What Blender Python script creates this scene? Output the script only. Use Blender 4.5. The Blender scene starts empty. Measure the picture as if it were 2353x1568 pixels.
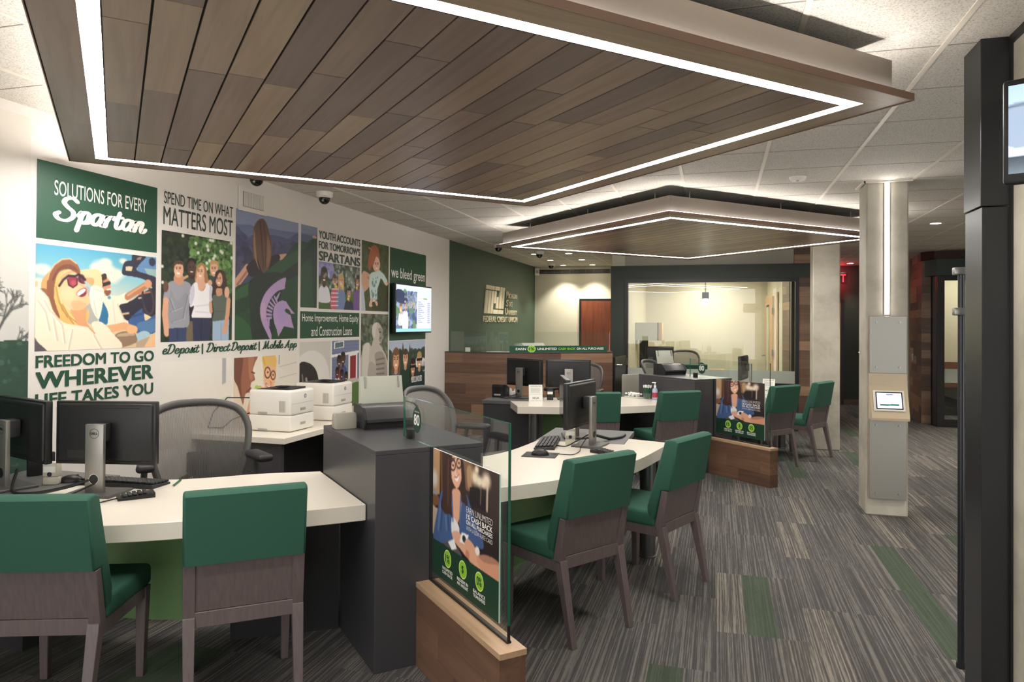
import bpy, bmesh, math, random
import numpy as np
from mathutils import Vector, Matrix
random.seed(7)
PI = math.pi
SC = bpy.context.scene
COL = SC.collection
H_EYE = 1.59

# ---------------------------------------------------------------- camera
F_PX = 1645.0
YAW = math.atan(473.5 / F_PX); PITCH = .009; ROLL = .0067
fw = Vector((-math.sin(YAW) * math.cos(PITCH), math.cos(YAW) * math.cos(PITCH), math.sin(PITCH)))
r0 = Vector((math.cos(YAW), math.sin(YAW), 0)); u0 = r0.cross(fw)
rt = math.cos(ROLL) * r0 + math.sin(ROLL) * u0; up = rt.cross(fw)
cam_d = bpy.data.cameras.new('camera'); cam = bpy.data.objects.new('camera', cam_d); COL.objects.link(cam)
cam.matrix_world = Matrix(((rt.x, up.x, -fw.x, 0), (rt.y, up.y, -fw.y, 0), (rt.z, up.z, -fw.z, H_EYE), (0, 0, 0, 1)))
cam_d.sensor_fit = 'HORIZONTAL'; cam_d.sensor_width = 36.0
cam_d.lens = 36.0 * F_PX / 2353.0
cam_d.shift_y = -(784.0 - (744.0 - F_PX * math.tan(PITCH))) / 2353.0
cam_d.clip_start = .02
SC.camera = cam

# ---------------------------------------------------------------- world, exposure
w = bpy.data.worlds.new('world'); SC.world = w; w.use_nodes = True
w.node_tree.nodes['Background'].inputs[0].default_value = (1.0, .985, .97, 1)
w.node_tree.nodes['Background'].inputs[1].default_value = .75
SC.view_settings.view_transform = 'Standard'; SC.view_settings.look = 'None'
SC.view_settings.exposure = 1.7; SC.view_settings.gamma = 1.0
SC.view_settings.use_curve_mapping = False
LED_UNDER = 18.0      # canopy light strips
LED_UP = 15.0        # strips on top of the canopy lip
LED_PILLAR = 9.0
DOWN_W = 30.0        # recessed downlights, watts each
try:
    SC.cycles.use_denoising = True
    SC.cycles.max_bounces = 8
    SC.cycles.transparent_max_bounces = 16
    SC.cycles.sample_clamp_indirect = 6.0
except Exception:
    pass

# ---------------------------------------------------------------- materials
def lin(c):
    c = c / 255.0
    return c / 12.92 if c <= .04045 else ((c + .055) / 1.055) ** 2.4
def S(r, g, b): return (lin(r), lin(g), lin(b), 1.0)
MATS = {}
def mat(name, rgb, rough=.5, metal=0.0, emit=0.0, spec=.5, bump=None, coat=0.0):
    if name in MATS: return MATS[name]
    m = bpy.data.materials.new(name); m.use_nodes = True
    nt = m.node_tree; b = nt.nodes['Principled BSDF']
    c = S(*rgb)
    b.inputs['Base Color'].default_value = c
    b.inputs['Roughness'].default_value = rough
    b.inputs['Metallic'].default_value = metal
    b.inputs['Specular IOR Level'].default_value = spec
    b.inputs['Coat Weight'].default_value = coat
    if emit:
        b.inputs['Emission Color'].default_value = c
        b.inputs['Emission Strength'].default_value = emit
    if bump:
        sc, st = bump
        tc = nt.nodes.new('ShaderNodeTexCoord'); n = nt.nodes.new('ShaderNodeTexNoise')
        n.inputs['Scale'].default_value = sc; n.inputs['Detail'].default_value = 3
        bp = nt.nodes.new('ShaderNodeBump'); bp.inputs['Strength'].default_value = st; bp.inputs['Distance'].default_value = .01
        nt.links.new(tc.outputs['Object'], n.inputs['Vector']); nt.links.new(n.outputs['Fac'], bp.inputs['Height'])
        nt.links.new(bp.outputs['Normal'], b.inputs['Normal'])
    MATS[name] = m
    return m
def nodes(m): return m.node_tree, m.node_tree.nodes, m.node_tree.links, m.node_tree.nodes['Principled BSDF']
def math_n(nt, op, a, b=None):
    n = nt.nodes.new('ShaderNodeMath'); n.operation = op
    for i, v in enumerate((a, b)):
        if v is None: continue
        if isinstance(v, (int, float)): n.inputs[i].default_value = v
        else: nt.links.new(v, n.inputs[i])
    return n.outputs[0]
def ramp(nt, fac, stops, interp='LINEAR'):
    r = nt.nodes.new('ShaderNodeValToRGB'); r.color_ramp.interpolation = interp
    el = r.color_ramp.elements
    while len(el) < len(stops): el.new(.5)
    for e, (p, c) in zip(el, stops): e.position = p; e.color = c
    nt.links.new(fac, r.inputs[0]); return r.outputs[0]
def mixc(nt, fac, a, b, mode='MIX'):
    n = nt.nodes.new('ShaderNodeMix'); n.data_type = 'RGBA'; n.blend_type = mode
    for i, v in ((0, fac), (6, a), (7, b)):
        if isinstance(v, (int, float)): n.inputs[i].default_value = v
        elif isinstance(v, tuple): n.inputs[i].default_value = v
        else: nt.links.new(v, n.inputs[i])
    return n.outputs[2]

def wood_mat(name, stops, rough=.45, grain=.35, gscale=(1.6, 26, 26)):
    """boards carry a per-board tone and a grain coordinate in metres"""
    m = mat(name, (120, 90, 60), rough); nt, N, L, B = nodes(m)
    at = N.new('ShaderNodeAttribute'); at.attribute_name = 'tone'
    ag = N.new('ShaderNodeAttribute'); ag.attribute_name = 'gc'
    mp = N.new('ShaderNodeMapping'); mp.inputs['Scale'].default_value = gscale
    L.new(ag.outputs['Vector'], mp.inputs['Vector'])
    nz = N.new('ShaderNodeTexNoise'); nz.inputs['Scale'].default_value = 1.0; nz.inputs['Detail'].default_value = 6; nz.inputs['Distortion'].default_value = .6
    L.new(mp.outputs['Vector'], nz.inputs['Vector'])
    base = ramp(nt, at.outputs['Fac'], stops)
    dark = mixc(nt, 1.0, base, (.5, .46, .44, 1), 'MULTIPLY')
    f = ramp(nt, nz.outputs['Fac'], [(.36, (1, 1, 1, 1)), (.62, (0, 0, 0, 1))])
    f2 = math_n(nt, 'MULTIPLY', f, grain)
    L.new(mixc(nt, f2, base, dark), B.inputs['Base Color'])
    return m
def glass_mat(name, tint=(.93, .97, .95), refl=1.0):
    m = bpy.data.materials.new(name); m.use_nodes = True; nt = m.node_tree; nt.nodes.clear()
    o = nt.nodes.new('ShaderNodeOutputMaterial'); t = nt.nodes.new('ShaderNodeBsdfTransparent'); g = nt.nodes.new('ShaderNodeBsdfGlossy')
    lw_ = nt.nodes.new('ShaderNodeLayerWeight'); lw_.inputs['Blend'].default_value = .5
    fr_ = math_n(nt, 'ADD', math_n(nt, 'MULTIPLY', math_n(nt, 'POWER', lw_.outputs['Facing'], 5.0), .9), .045)
    t.inputs[0].default_value = (*tint, 1); g.inputs['Roughness'].default_value = .0; g.inputs['Color'].default_value = (1, 1, 1, 1)
    mx = nt.nodes.new('ShaderNodeMixShader')
    nt.links.new(math_n(nt, 'MULTIPLY', fr_, refl), mx.inputs[0]); nt.links.new(t.outputs[0], mx.inputs[1]); nt.links.new(g.outputs[0], mx.inputs[2])
    nt.links.new(mx.outputs[0], o.inputs[0]); MATS[name] = m
    return m

M_white = mat('white_paint', (226, 220, 213), .6, bump=(300, .03))
M_cream = mat('cream_paint', (208, 202, 180), .6, bump=(300, .03))
M_greenwall = mat('green_paint', (66, 88, 70), .55, bump=(300, .03))
M_darkgreen = mat('dark_green_paint', (46, 54, 46), .55)
M_msu = mat('brand_green_print', (24, 74, 52), .45)
M_ink = mat('green_ink', (28, 74, 54), .5)
M_inkdark = mat('dark_ink', (44, 62, 54), .5)
M_printwhite = mat('white_print', (238, 236, 230), .5)
M_lime = mat('lime_print', (138, 196, 52), .5)
M_limelight = mat('pale_lime_print', (206, 226, 130), .5)
M_char = mat('charcoal_laminate', (62, 61, 64), .34, bump=(400, .02))
M_charcoal2 = mat('grey_laminate', (92, 92, 91), .4)
M_desk = mat('white_solid_surface', (226, 218, 204), .22, bump=(120, .01))
M_modesty = mat('olive_green_panel', (126, 164, 108), .3)
M_fabric = mat('green_fabric', (40, 94, 72), .75, spec=.3, bump=(900, .25))
M_legwood = mat('grey_stained_wood', (94, 78, 74), .42)
nt, N, L, B = nodes(M_legwood)
tc = N.new('ShaderNodeTexCoord'); mp = N.new('ShaderNodeMapping'); mp.inputs['Scale'].default_value = (40, 40, 3)
nz = N.new('ShaderNodeTexNoise'); nz.inputs['Scale'].default_value = 2; nz.inputs['Detail'].default_value = 5
L.new(tc.outputs['Object'], mp.inputs[0]); L.new(mp.outputs[0], nz.inputs[0])
L.new(ramp(nt, nz.outputs['Fac'], [(.3, S(94, 83, 83)), (.7, S(106, 94, 92))]), B.inputs['Base Color'])
# woven look for the chair fabric
nt, N, L, B = nodes(M_fabric)
tc = N.new('ShaderNodeTexCoord'); wv = N.new('ShaderNodeTexWave'); wv.inputs['Scale'].default_value = 85; wv.inputs['Distortion'].default_value = 3; wv.inputs['Detail'].default_value = 2
wv.bands_direction = 'DIAGONAL'
L.new(tc.outputs['Object'], wv.inputs[0])
L.new(ramp(nt, wv.outputs['Fac'], [(.2, S(46, 88, 72)), (.8, S(51, 95, 78))]), B.inputs['Base Color'])
M_black = mat('black_plastic', (22, 22, 23), .42)
M_black2 = mat('soft_black', (34, 34, 36), .5)
M_screen = mat('dark_screen', (10, 11, 13), .12)
M_stand = mat('grey_metal_stand', (150, 147, 142), .35, .7)
M_steel = mat('brushed_steel', (165, 162, 156), .35, .85)
M_chrome = mat('chrome', (200, 200, 200), .12, 1.0)
M_mgrey = mat('chair_grey_plastic', (76, 74, 72), .45)
M_printer = mat('printer_white', (228, 224, 215), .4)
M_printergrey = mat('printer_grey', (160, 158, 152), .5)
M_paper = mat('paper', (236, 234, 228), .7)
M_scan = mat('scanner_grey', (62, 60, 60), .38)
M_tray = mat('scanner_tray', (182, 184, 170), .45)
M_copper = mat('brushed_bronze', (152, 142, 134), .3, .85)
nt, N, L, B = nodes(M_copper)
tc = N.new('ShaderNodeTexCoord'); mp = N.new('ShaderNodeMapping'); mp.inputs['Scale'].default_value = (3, 3, 500)
nz = N.new('ShaderNodeTexNoise'); nz.inputs['Scale'].default_value = 1; nz.inputs['Detail'].default_value = 3
L.new(tc.outputs['Object'], mp.inputs[0]); L.new(mp.outputs[0], nz.inputs[0])
bp = N.new('ShaderNodeBump'); bp.inputs['Strength'].default_value = .12; bp.inputs['Distance'].default_value = .002
L.new(nz.outputs['Fac'], bp.inputs['Height']); L.new(bp.outputs[0], B.inputs['Normal'])
M_copperedge = mat('copper_edge', (138, 112, 96), .4, .2)
M_led = mat('led_diffuser', (255, 250, 244), .5, emit=LED_UNDER)
M_ledup = mat('led_uplight', (255, 250, 244), .5, emit=LED_UP)
M_ledp = mat('led_pillar', (255, 249, 242), .5, emit=LED_PILLAR)
M_lamp = mat('lamp_glow', (255, 244, 224), .5, emit=14)
M_post = mat('post_metal', (104, 104, 102), .35, .8)
M_pend = mat('pendant_glow', (255, 248, 232), .5, emit=3.5)
M_darkmetal = mat('dark_metal', (44, 44, 45), .38, .4)
M_greymetal = mat('satin_grey_metal', (118, 117, 110), .3, .75)
M_frame = mat('black_frame', (33, 31, 31), .4, .2)
M_doorred = mat('red_brown_door', (128, 62, 32), .4)
nt, N, L, B = nodes(M_doorred)
tc = N.new('ShaderNodeTexCoord'); mp = N.new('ShaderNodeMapping'); mp.inputs['Scale'].default_value = (30, 30, 2)
nz = N.new('ShaderNodeTexNoise'); nz.inputs['Scale'].default_value = 1; nz.inputs['Detail'].default_value = 5
L.new(tc.outputs['Object'], mp.inputs[0]); L.new(mp.outputs[0], nz.inputs[0])
L.new(ramp(nt, nz.outputs['Fac'], [(.3, S(98, 50, 30)), (.7, S(124, 64, 38))]), B.inputs['Base Color'])
M_maple = mat('maple_veneer', (196, 164, 126), .4)
M_kiosk = mat('pale_laminate', (196, 178, 150), .45)
M_exit = mat('exit_red', (255, 24, 40), .5, emit=2.2)
M_green2 = mat('bottle_green', (30, 96, 66), .4)
M_wire = mat('cable_black', (18, 18, 19), .5)
M_glass = glass_mat('clear_glass', (.95, .975, .965), 1.0)
M_office_glass = glass_mat('office_glass', (.96, .97, .94), 1.0)
M_glassedge = mat('glass_edge', (36, 92, 74), .1)
M_frost = mat('frosted_film', (176, 182, 170), .6)
M_gasket = mat('black_gasket', (16, 16, 16), .5)
M_dot = mat('vent_dark', (58, 54, 52), .6)
M_stamp = mat('stamp_beige', (205, 198, 180), .4)
M_mesh = None

# chair mesh: woven, see-through
M_mesh = bpy.data.materials.new('chair_mesh'); M_mesh.use_nodes = True
nt, N, L, B = nodes(M_mesh)
B.inputs['Base Color'].default_value = S(86, 82, 78); B.inputs['Roughness'].default_value = .6
tr = N.new('ShaderNodeBsdfTransparent'); mx = N.new('ShaderNodeMixShader')
tc = N.new('ShaderNodeTexCoord'); sp = N.new('ShaderNodeSeparateXYZ'); L.new(tc.outputs['Object'], sp.inputs[0])
fx = math_n(nt, 'FRACT', math_n(nt, 'MULTIPLY', sp.outputs[0], 110)); a = math_n(nt, 'GREATER_THAN', fx, .5)
L.new(math_n(nt, 'ADD', math_n(nt, 'MULTIPLY', a, .16), .64), mx.inputs[0]); L.new(tr.outputs[0], mx.inputs[1]); L.new(B.outputs[0], mx.inputs[2])
L.new(mx.outputs[0], N['Material Output'].inputs[0])

# concrete
M_conc = mat('concrete', (172, 166, 152), .65); nt, N, L, B = nodes(M_conc)
tc = N.new('ShaderNodeTexCoord'); nz = N.new('ShaderNodeTexNoise'); nz.inputs['Scale'].default_value = 2.2; nz.inputs['Detail'].default_value = 8; nz.inputs['Roughness'].default_value = .65
L.new(tc.outputs['Object'], nz.inputs[0])
L.new(ramp(nt, nz.outputs['Fac'], [(.3, S(146, 139, 125)), (.55, S(176, 170, 155)), (.75, S(190, 184, 170))]), B.inputs['Base Color'])
bp = N.new('ShaderNodeBump'); bp.inputs['Strength'].default_value = .15; bp.inputs['Distance'].default_value = .01
L.new(nz.outputs['Fac'], bp.inputs['Height']); L.new(bp.outputs[0], B.inputs['Normal'])

# acoustic ceiling tile, speckled, with a light T-bar grid at .611 x .613
M_tile = mat('acoustic_tile', (216, 208, 194), .85); nt, N, L, B = nodes(M_tile)
gp = N.new('ShaderNodeNewGeometry')
nz = N.new('ShaderNodeTexNoise'); nz.inputs['Scale'].default_value = 130; nz.inputs['Detail'].default_value = 4
L.new(gp.outputs['Position'], nz.inputs[0])
L.new(ramp(nt, nz.outputs['Fac'], [(.34, S(178, 172, 162)), (.5, S(214, 208, 198)), (.8, S(222, 217, 208))]), B.inputs['Base Color'])
bp = N.new('ShaderNodeBump'); bp.inputs['Strength'].default_value = .22; bp.inputs['Distance'].default_value = .005
L.new(nz.outputs['Fac'], bp.inputs['Height']); L.new(bp.outputs[0], B.inputs['Normal'])
M_tbar = mat('ceiling_tbar', (226, 218, 204), .5)
M_seam = mat('tile_seam', (150, 142, 130), .7)

# carpet planks with fine streaks running along the room
M_carpet = mat('carpet', (90, 84, 78), .95, spec=.1); nt, N, L, B = nodes(M_carpet)
gp = N.new('ShaderNodeNewGeometry'); sp = N.new('ShaderNodeSeparateXYZ'); L.new(gp.outputs['Position'], sp.inputs[0])
X, Y = sp.outputs[0], sp.outputs[1]
ci = math_n(nt, 'FLOOR', math_n(nt, 'DIVIDE', X, .152))
half = math_n(nt, 'MULTIPLY', math_n(nt, 'FLOOR', math_n(nt, 'MULTIPLY', ci, .3334)), .46)
ri = math_n(nt, 'FLOOR', math_n(nt, 'DIVIDE', math_n(nt, 'ADD', math_n(nt, 'SUBTRACT', Y, .2), half), .92))
cb = N.new('ShaderNodeCombineXYZ'); L.new(ci, cb.inputs[0]); L.new(ri, cb.inputs[1])
wn = N.new('ShaderNodeTexWhiteNoise'); wn.noise_dimensions = '3D'; L.new(cb.outputs[0], wn.inputs['Vector'])
def streak(sx, sy, z):
    c = N.new('ShaderNodeCombineXYZ'); L.new(math_n(nt, 'MULTIPLY', X, sx), c.inputs[0]); L.new(math_n(nt, 'MULTIPLY', Y, sy), c.inputs[1])
    L.new(math_n(nt, 'ADD', math_n(nt, 'MULTIPLY', wn.outputs['Value'], 40), z), c.inputs[2])
    n = N.new('ShaderNodeTexNoise'); n.inputs['Scale'].default_value = 1; n.inputs['Detail'].default_value = 2; L.new(c.outputs[0], n.inputs[0]); return n.outputs['Fac']
s1 = streak(120, .75, 0); s2 = streak(520, 60, 7); s3 = streak(150, 9, 3)
s1 = math_n(nt, 'ADD', math_n(nt, 'MULTIPLY', s1, .78), math_n(nt, 'MULTIPLY', s3, .22))
gray = ramp(nt, s1, [(.36, S(80, 79, 79)), (.50, S(92, 90, 89)), (.56, S(118, 114, 110)), (.66, S(130, 125, 120))])
light = ramp(nt, s1, [(.40, S(88, 85, 83)), (.5, S(108, 104, 100)), (.56, S(140, 134, 125)), (.66, S(152, 146, 136))])
green = ramp(nt, s1, [(.35, S(74, 84, 71)), (.65, S(90, 101, 86))])
k = wn.outputs['Value']
c1 = mixc(nt, math_n(nt, 'GREATER_THAN', k, .92), gray, light)
c2 = mixc(nt, math_n(nt, 'LESS_THAN', k, .085), c1, green)
tone = ramp(nt, wn.outputs['Color'], [(0, (.9, .9, .9, 1)), (1, (1.0, 1.0, 1.0, 1))])
c3 = mixc(nt, 1.0, c2, tone, 'MULTIPLY')
fine = ramp(nt, s2, [(.3, (.8, .8, .8, 1)), (.7, (1, 1, 1, 1))])
L.new(mixc(nt, 1.0, c3, fine, 'MULTIPLY'), B.inputs['Base Color'])
bp = N.new('ShaderNodeBump'); bp.inputs['Strength'].default_value = .5; bp.inputs['Distance'].default_value = .004
L.new(s2, bp.inputs['Height']); L.new(bp.outputs[0], B.inputs['Normal'])

M_soffit = wood_mat('soffit_wood', [(0, S(130, 112, 106)), (.35, S(160, 138, 122)), (.7, S(180, 158, 132)), (1, S(146, 124, 116))], .34, .35)
M_walnut = wood_mat('walnut_planks', [(0, S(90, 67, 55)), (.3, S(118, 89, 71)), (.6, S(142, 110, 86)), (.85, S(170, 134, 104)), (1, S(104, 79, 66))], .42, .5)
M_walnut_top = wood_mat('walnut_cap', [(0, S(178, 146, 116)), (1, S(192, 160, 128))], .4, .3)
M_reveal = mat('reveal_black', (14, 13, 13), .7)

# ---------------------------------------------------------------- mesh building
class MB:
    def __init__(s):
        s.bm = bmesh.new(); s.mats = []; s.fi = s.bm.verts.layers.float.new('tone'); s.gc = s.bm.verts.layers.float_vector.new('gc')
    def mi(s, m):
        if m is None: return 0
        if m not in s.mats: s.mats.append(m)
        return s.mats.index(m)
    def _fin(s, verts, m, M=None):
        if M is not None:
            for v in verts: v.co = M @ v.co
        i = s.mi(m)
        fs = set()
        for v in verts:
            for f in v.link_faces: fs.add(f)
        for f in fs: f.material_index = i
    def box(s, c, size, rz=0.0, m=None, r=0.0, seg=2, M=None, taper=None):
        vs = bmesh.ops.create_cube(s.bm, size=1.0)['verts']
        for v in vs:
            k = 1.0
            if taper and v.co.z < 0: k = taper
            v.co = Vector((v.co.x * size[0] * k, v.co.y * size[1] * k, v.co.z * size[2]))
        R = Matrix.Translation(c) @ Matrix.Rotation(rz, 4, 'Z')
        for v in vs: v.co = R @ v.co
        if r > 0:
            es = list({e for v in vs for e in v.link_edges})
            res = bmesh.ops.bevel(s.bm, geom=es, offset=min(r, min(size) * .49), segments=seg, profile=.5, affect='EDGES', clamp_overlap=True)
            vs = list({v for f in res['faces'] for v in f.verts} | {v for v in vs if v.is_valid})
        s._fin(vs, m, M); return vs
    def span(s, a, b, m=None, r=0.0, M=None, seg=2):   # axis box from corner to corner
        c = [(p + q) / 2 for p, q in zip(a, b)]; sz = [abs(q - p) for p, q in zip(a, b)]
        return s.box(c, sz, 0, m, r, seg, M)
    def prism(s, poly, z0, z1, m=None, r=0.0, M=None, seg=2):   # plan polygon, ccw
        vb = [s.bm.verts.new((p[0], p[1], z0)) for p in poly]; vt = [s.bm.verts.new((p[0], p[1], z1)) for p in poly]
        n = len(poly); fs = [s.bm.faces.new(vb[::-1]), s.bm.faces.new(vt)]
        for i in range(n): fs.append(s.bm.faces.new((vb[i], vb[(i + 1) % n], vt[(i + 1) % n], vt[i])))
        vs = vb + vt
        bmesh.ops.recalc_face_normals(s.bm, faces=fs)
        if r > 0:
            es = list({e for f in fs[:2] for e in f.edges})
            res = bmesh.ops.bevel(s.bm, geom=es, offset=r, segments=seg, profile=.5, affect='EDGES', clamp_overlap=True)
            vs = list({v for f in res['faces'] for v in f.verts} | {v for v in vs if v.is_valid})
        s._fin(vs, m, M); return vs
    def xprism(s, prof, x0, x1, m=None, r=0.0, M=None, seg=2):  # (y,z) profile swept along x
        R = Matrix(((0, 0, 1, 0), (1, 0, 0, 0), (0, 1, 0, 0), (0, 0, 0, 1)))
        vs = s.prism(prof, x0, x1, m, r, None, seg)
        for v in vs: v.co = R @ v.co
        if M is not None:
            for v in vs: v.co = M @ v.co
        return vs
    def cyl(s, c, r, h, m=None, n=20, axis='Z', r2=None, M=None):
        vs = bmesh.ops.create_cone(s.bm, cap_ends=True, segments=n, radius1=r, radius2=r if r2 is None else r2, depth=h)['verts']
        R = {'Z': Matrix(), 'X': Matrix.Rotation(PI / 2, 4, 'Y'), 'Y': Matrix.Rotation(PI / 2, 4, 'X')}[axis]
        for v in vs: v.co = Matrix.Translation(c) @ R @ v.co
        s._fin(vs, m, M); return vs
    def ball(s, c, rad, m=None, M=None, n=14):
        if isinstance(rad, (int, float)): rad = (rad,) * 3
        vs = bmesh.ops.create_uvsphere(s.bm, u_segments=n, v_segments=max(6, n // 2), radius=1)['verts']
        for v in vs: v.co = Vector((v.co.x * rad[0] + c[0], v.co.y * rad[1] + c[1], v.co.z * rad[2] + c[2]))
        s._fin(vs, m, M); return vs
    def tube(s, pts, r, m=None, n=8, closed=False, flat=1.0, M=None, caps=True):
        pts = [Vector(p) for p in pts]; k = len(pts); rings = []
        rr = r if isinstance(r, (list, tuple)) else [r] * k
        prev = None
        for i, p in enumerate(pts):
            if closed: t = pts[(i + 1) % k] - pts[i - 1]
            else: t = pts[min(i + 1, k - 1)] - pts[max(i - 1, 0)]
            t.normalize()
            if prev is None:
                a = Vector((0, 0, 1)) if abs(t.z) < .9 else Vector((1, 0, 0))
                a = (a - t * a.dot(t)).normalized()
            else:
                a = (prev - t * prev.dot(t)); a = a.normalized() if a.length > 1e-6 else t.orthogonal().normalized()
            prev = a; b = t.cross(a)
            rings.append([s.bm.verts.new(p + (a * math.cos(2 * PI * j / n) + b * math.sin(2 * PI * j / n) * flat) * rr[i]) for j in range(n)])
        rng = range(k) if closed else range(k - 1)
        for i in rng:
            A, Bq = rings[i], rings[(i + 1) % k]
            for j in range(n): s.bm.faces.new((A[j], A[(j + 1) % n], Bq[(j + 1) % n], Bq[j]))
        if not closed and caps: s.bm.faces.new(rings[0][::-1]); s.bm.faces.new(rings[-1])
        vs = [v for q in rings for v in q]; s._fin(vs, m, M); return vs
    def lathe(s, prof, m=None, n=20, c=(0, 0, 0), M=None):   # (r,z)
        rings = [[s.bm.verts.new((c[0] + r * math.cos(2 * PI * j / n), c[1] + r * math.sin(2 * PI * j / n), c[2] + z)) for j in range(n)] for r, z in prof]
        for A, Bq in zip(rings, rings[1:]):
            for j in range(n): s.bm.faces.new((A[j], A[(j + 1) % n], Bq[(j + 1) % n], Bq[j]))
        if prof[0][0] > 1e-5: s.bm.faces.new(rings[0][::-1])
        if prof[-1][0] > 1e-5: s.bm.faces.new(rings[-1])
        vs = [v for q in rings for v in q]; s._fin(vs, m, M); return vs
    def flat(s, pts, m=None, M=None):   # one polygon
        vs = [s.bm.verts.new(p) for p in pts]; s.bm.faces.new(vs); s._fin(vs, m, M); return vs
    def board(s, c, size, rz=0.0, m=None, tone=None, M=None, along='x'):
        vs = bmesh.ops.create_cube(s.bm, size=1.0)['verts']
        o = Vector((random.uniform(0, 50), random.uniform(0, 50), random.uniform(0, 50))); t = random.random() if tone is None else tone
        R = Matrix.Translation(c) @ Matrix.Rotation(rz, 4, 'Z')
        for v in vs:
            l = Vector((v.co.x * size[0], v.co.y * size[1], v.co.z * size[2]))
            v[s.gc] = (Vector((l.x, l.y, l.z)) if along == 'x' else Vector((l.z, l.x, l.y)) if along == 'z' else Vector((l.y, l.x, l.z))) + o
            v[s.fi] = t; v.co = R @ l
        s._fin(vs, m, M); return vs

def obj(name, mb, m, parent=None, smooth=35, label=None, world=False):
    me = bpy.data.meshes.new(name)
    mb.bm.normal_update()
    mb.bm.to_mesh(me); mb.bm.free()
    ml = mb.mats if mb.mats else []
    if m is not None and not ml: ml = [m]
    for q in ml: me.materials.append(q)
    if smooth:
        me.polygons.foreach_set('use_smooth', [True] * len(me.polygons))
        me.set_sharp_from_angle(angle=math.radians(smooth))
    o = bpy.data.objects.new(name, me); COL.objects.link(o)
    if parent is not None:
        if world:
            base = parent
            Mw = world_of(parent)
            me.transform(Mw.inverted())
        o.parent = parent
    if label: o['label'] = label
    return o
def world_of(o):
    Mx = Matrix.Translation(o.location) @ o.rotation_euler.to_matrix().to_4x4()
    return (world_of(o.parent) @ Mx) if o.parent else Mx
def thing(name, label, cat, loc=(0, 0, 0), rz=0.0, group=None):
    o = bpy.data.objects.new(name, None); COL.objects.link(o); o.empty_display_size = .1
    o.location = loc; o.rotation_euler = (0, 0, rz); o['label'] = label; o['category'] = cat
    if group: o['group'] = group
    return o
def tag(o, label, cat, group=None):
    o['label'] = label; o['category'] = cat
    if group: o['group'] = group
    return o
def struct(name, mb, m, parent=None, smooth=35):
    o = obj(name, mb, m, parent, smooth)
    if parent is None: o['kind'] = 'structure'
    return o
def dup(root, loc, rz=None, label=None):
    r = root.copy(); COL.objects.link(r); r.location = loc
    if rz is not None: r.rotation_euler = (0, 0, rz)
    if label: r['label'] = label
    for ch in list(root.children):
        c = ch.copy(); COL.objects.link(c); c.parent = r
        for g in list(ch.children):
            d = g.copy(); COL.objects.link(d); d.parent = c
    return r

# ---------------------------------------------------------------- lettering (flat prints, front towards -Y, x right, z up)
def text_obj(name, body, box, y, m, parent, bold=0.0, shear=0.0, depth=0.0, fit=True, label=None, space=1.0):
    cu = bpy.data.curves.new(name, 'FONT'); cu.body = body; cu.size = 1.0; grow = bold if bold > 0 and not depth else 0; cu.offset = 0 if grow else bold; cu.shear = shear
    cu.space_character = space
    cu.resolution_u = 4; cu.align_x = 'LEFT'
    if depth: cu.extrude = .5
    t = bpy.data.objects.new(name, cu); COL.objects.link(t)
    dg = bpy.context.evaluated_depsgraph_get(); me = bpy.data.meshes.new_from_object(t.evaluated_get(dg))
    bpy.data.objects.remove(t); bpy.data.curves.remove(cu)
    me.name = name
    n = len(me.vertices); co = np.empty(n * 3); me.vertices.foreach_get('co', co); co = co.reshape(-1, 3)
    x0, x1, z0, z1 = box
    mn, mx_ = co.min(0) - grow, co.max(0) + grow
    sx = (x1 - x0) / (mx_[0] - mn[0]); sz = (z1 - z0) / (mx_[1] - mn[1])
    if not fit: sx = sz = min(sx, sz)
    out = np.empty_like(co)
    wdt = (mx_[0] - mn[0]) * sx; cx = (x0 + x1) / 2 - wdt / 2
    out[:, 0] = cx + (co[:, 0] - mn[0]) * sx; out[:, 2] = z0 + (co[:, 1] - mn[1]) * sz
    out[:, 1] = y if not depth else np.where(co[:, 2] > 0, y, y + depth)
    if grow:
        faces = [tuple(p_.vertices) for p_ in me.polygons]; V = []; Fc = []
        for i_, (dx, dz) in enumerate(((0, 0), (1, .6), (-1, .6), (1, -.6), (-1, -.6))):
            V += [(v[0] + dx * grow * sx, v[1] - i_ * .00004, v[2] + dz * grow * sz) for v in out]; Fc += [tuple(q + i_ * n for q in f_) for f_ in faces]
        me = bpy.data.meshes.new(name); me.from_pydata(V, [], Fc); me.update()
    else:
        me.vertices.foreach_set('co', out.ravel()); me.update()
    me.materials.clear(); me.materials.append(m)
    o = bpy.data.objects.new(name, me); COL.objects.link(o); o.parent = parent
    if label: o['label'] = label
    return o

def catmull(p, k=8):
    p = [np.array(q, float) for q in p]; q = [2 * p[0] - p[1]] + p + [2 * p[-1] - p[-2]]; out = []
    for i in range(1, len(q) - 2):
        for j in range(k):
            t = j / k
            out.append(.5 * ((2 * q[i]) + (-q[i - 1] + q[i + 1]) * t + (2 * q[i - 1] - 5 * q[i] + 4 * q[i + 1] - q[i + 2]) * t * t + (-q[i - 1] + 3 * q[i] - 3 * q[i + 1] + q[i + 2]) * t ** 3))
    out.append(p[-1]); return out
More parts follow.
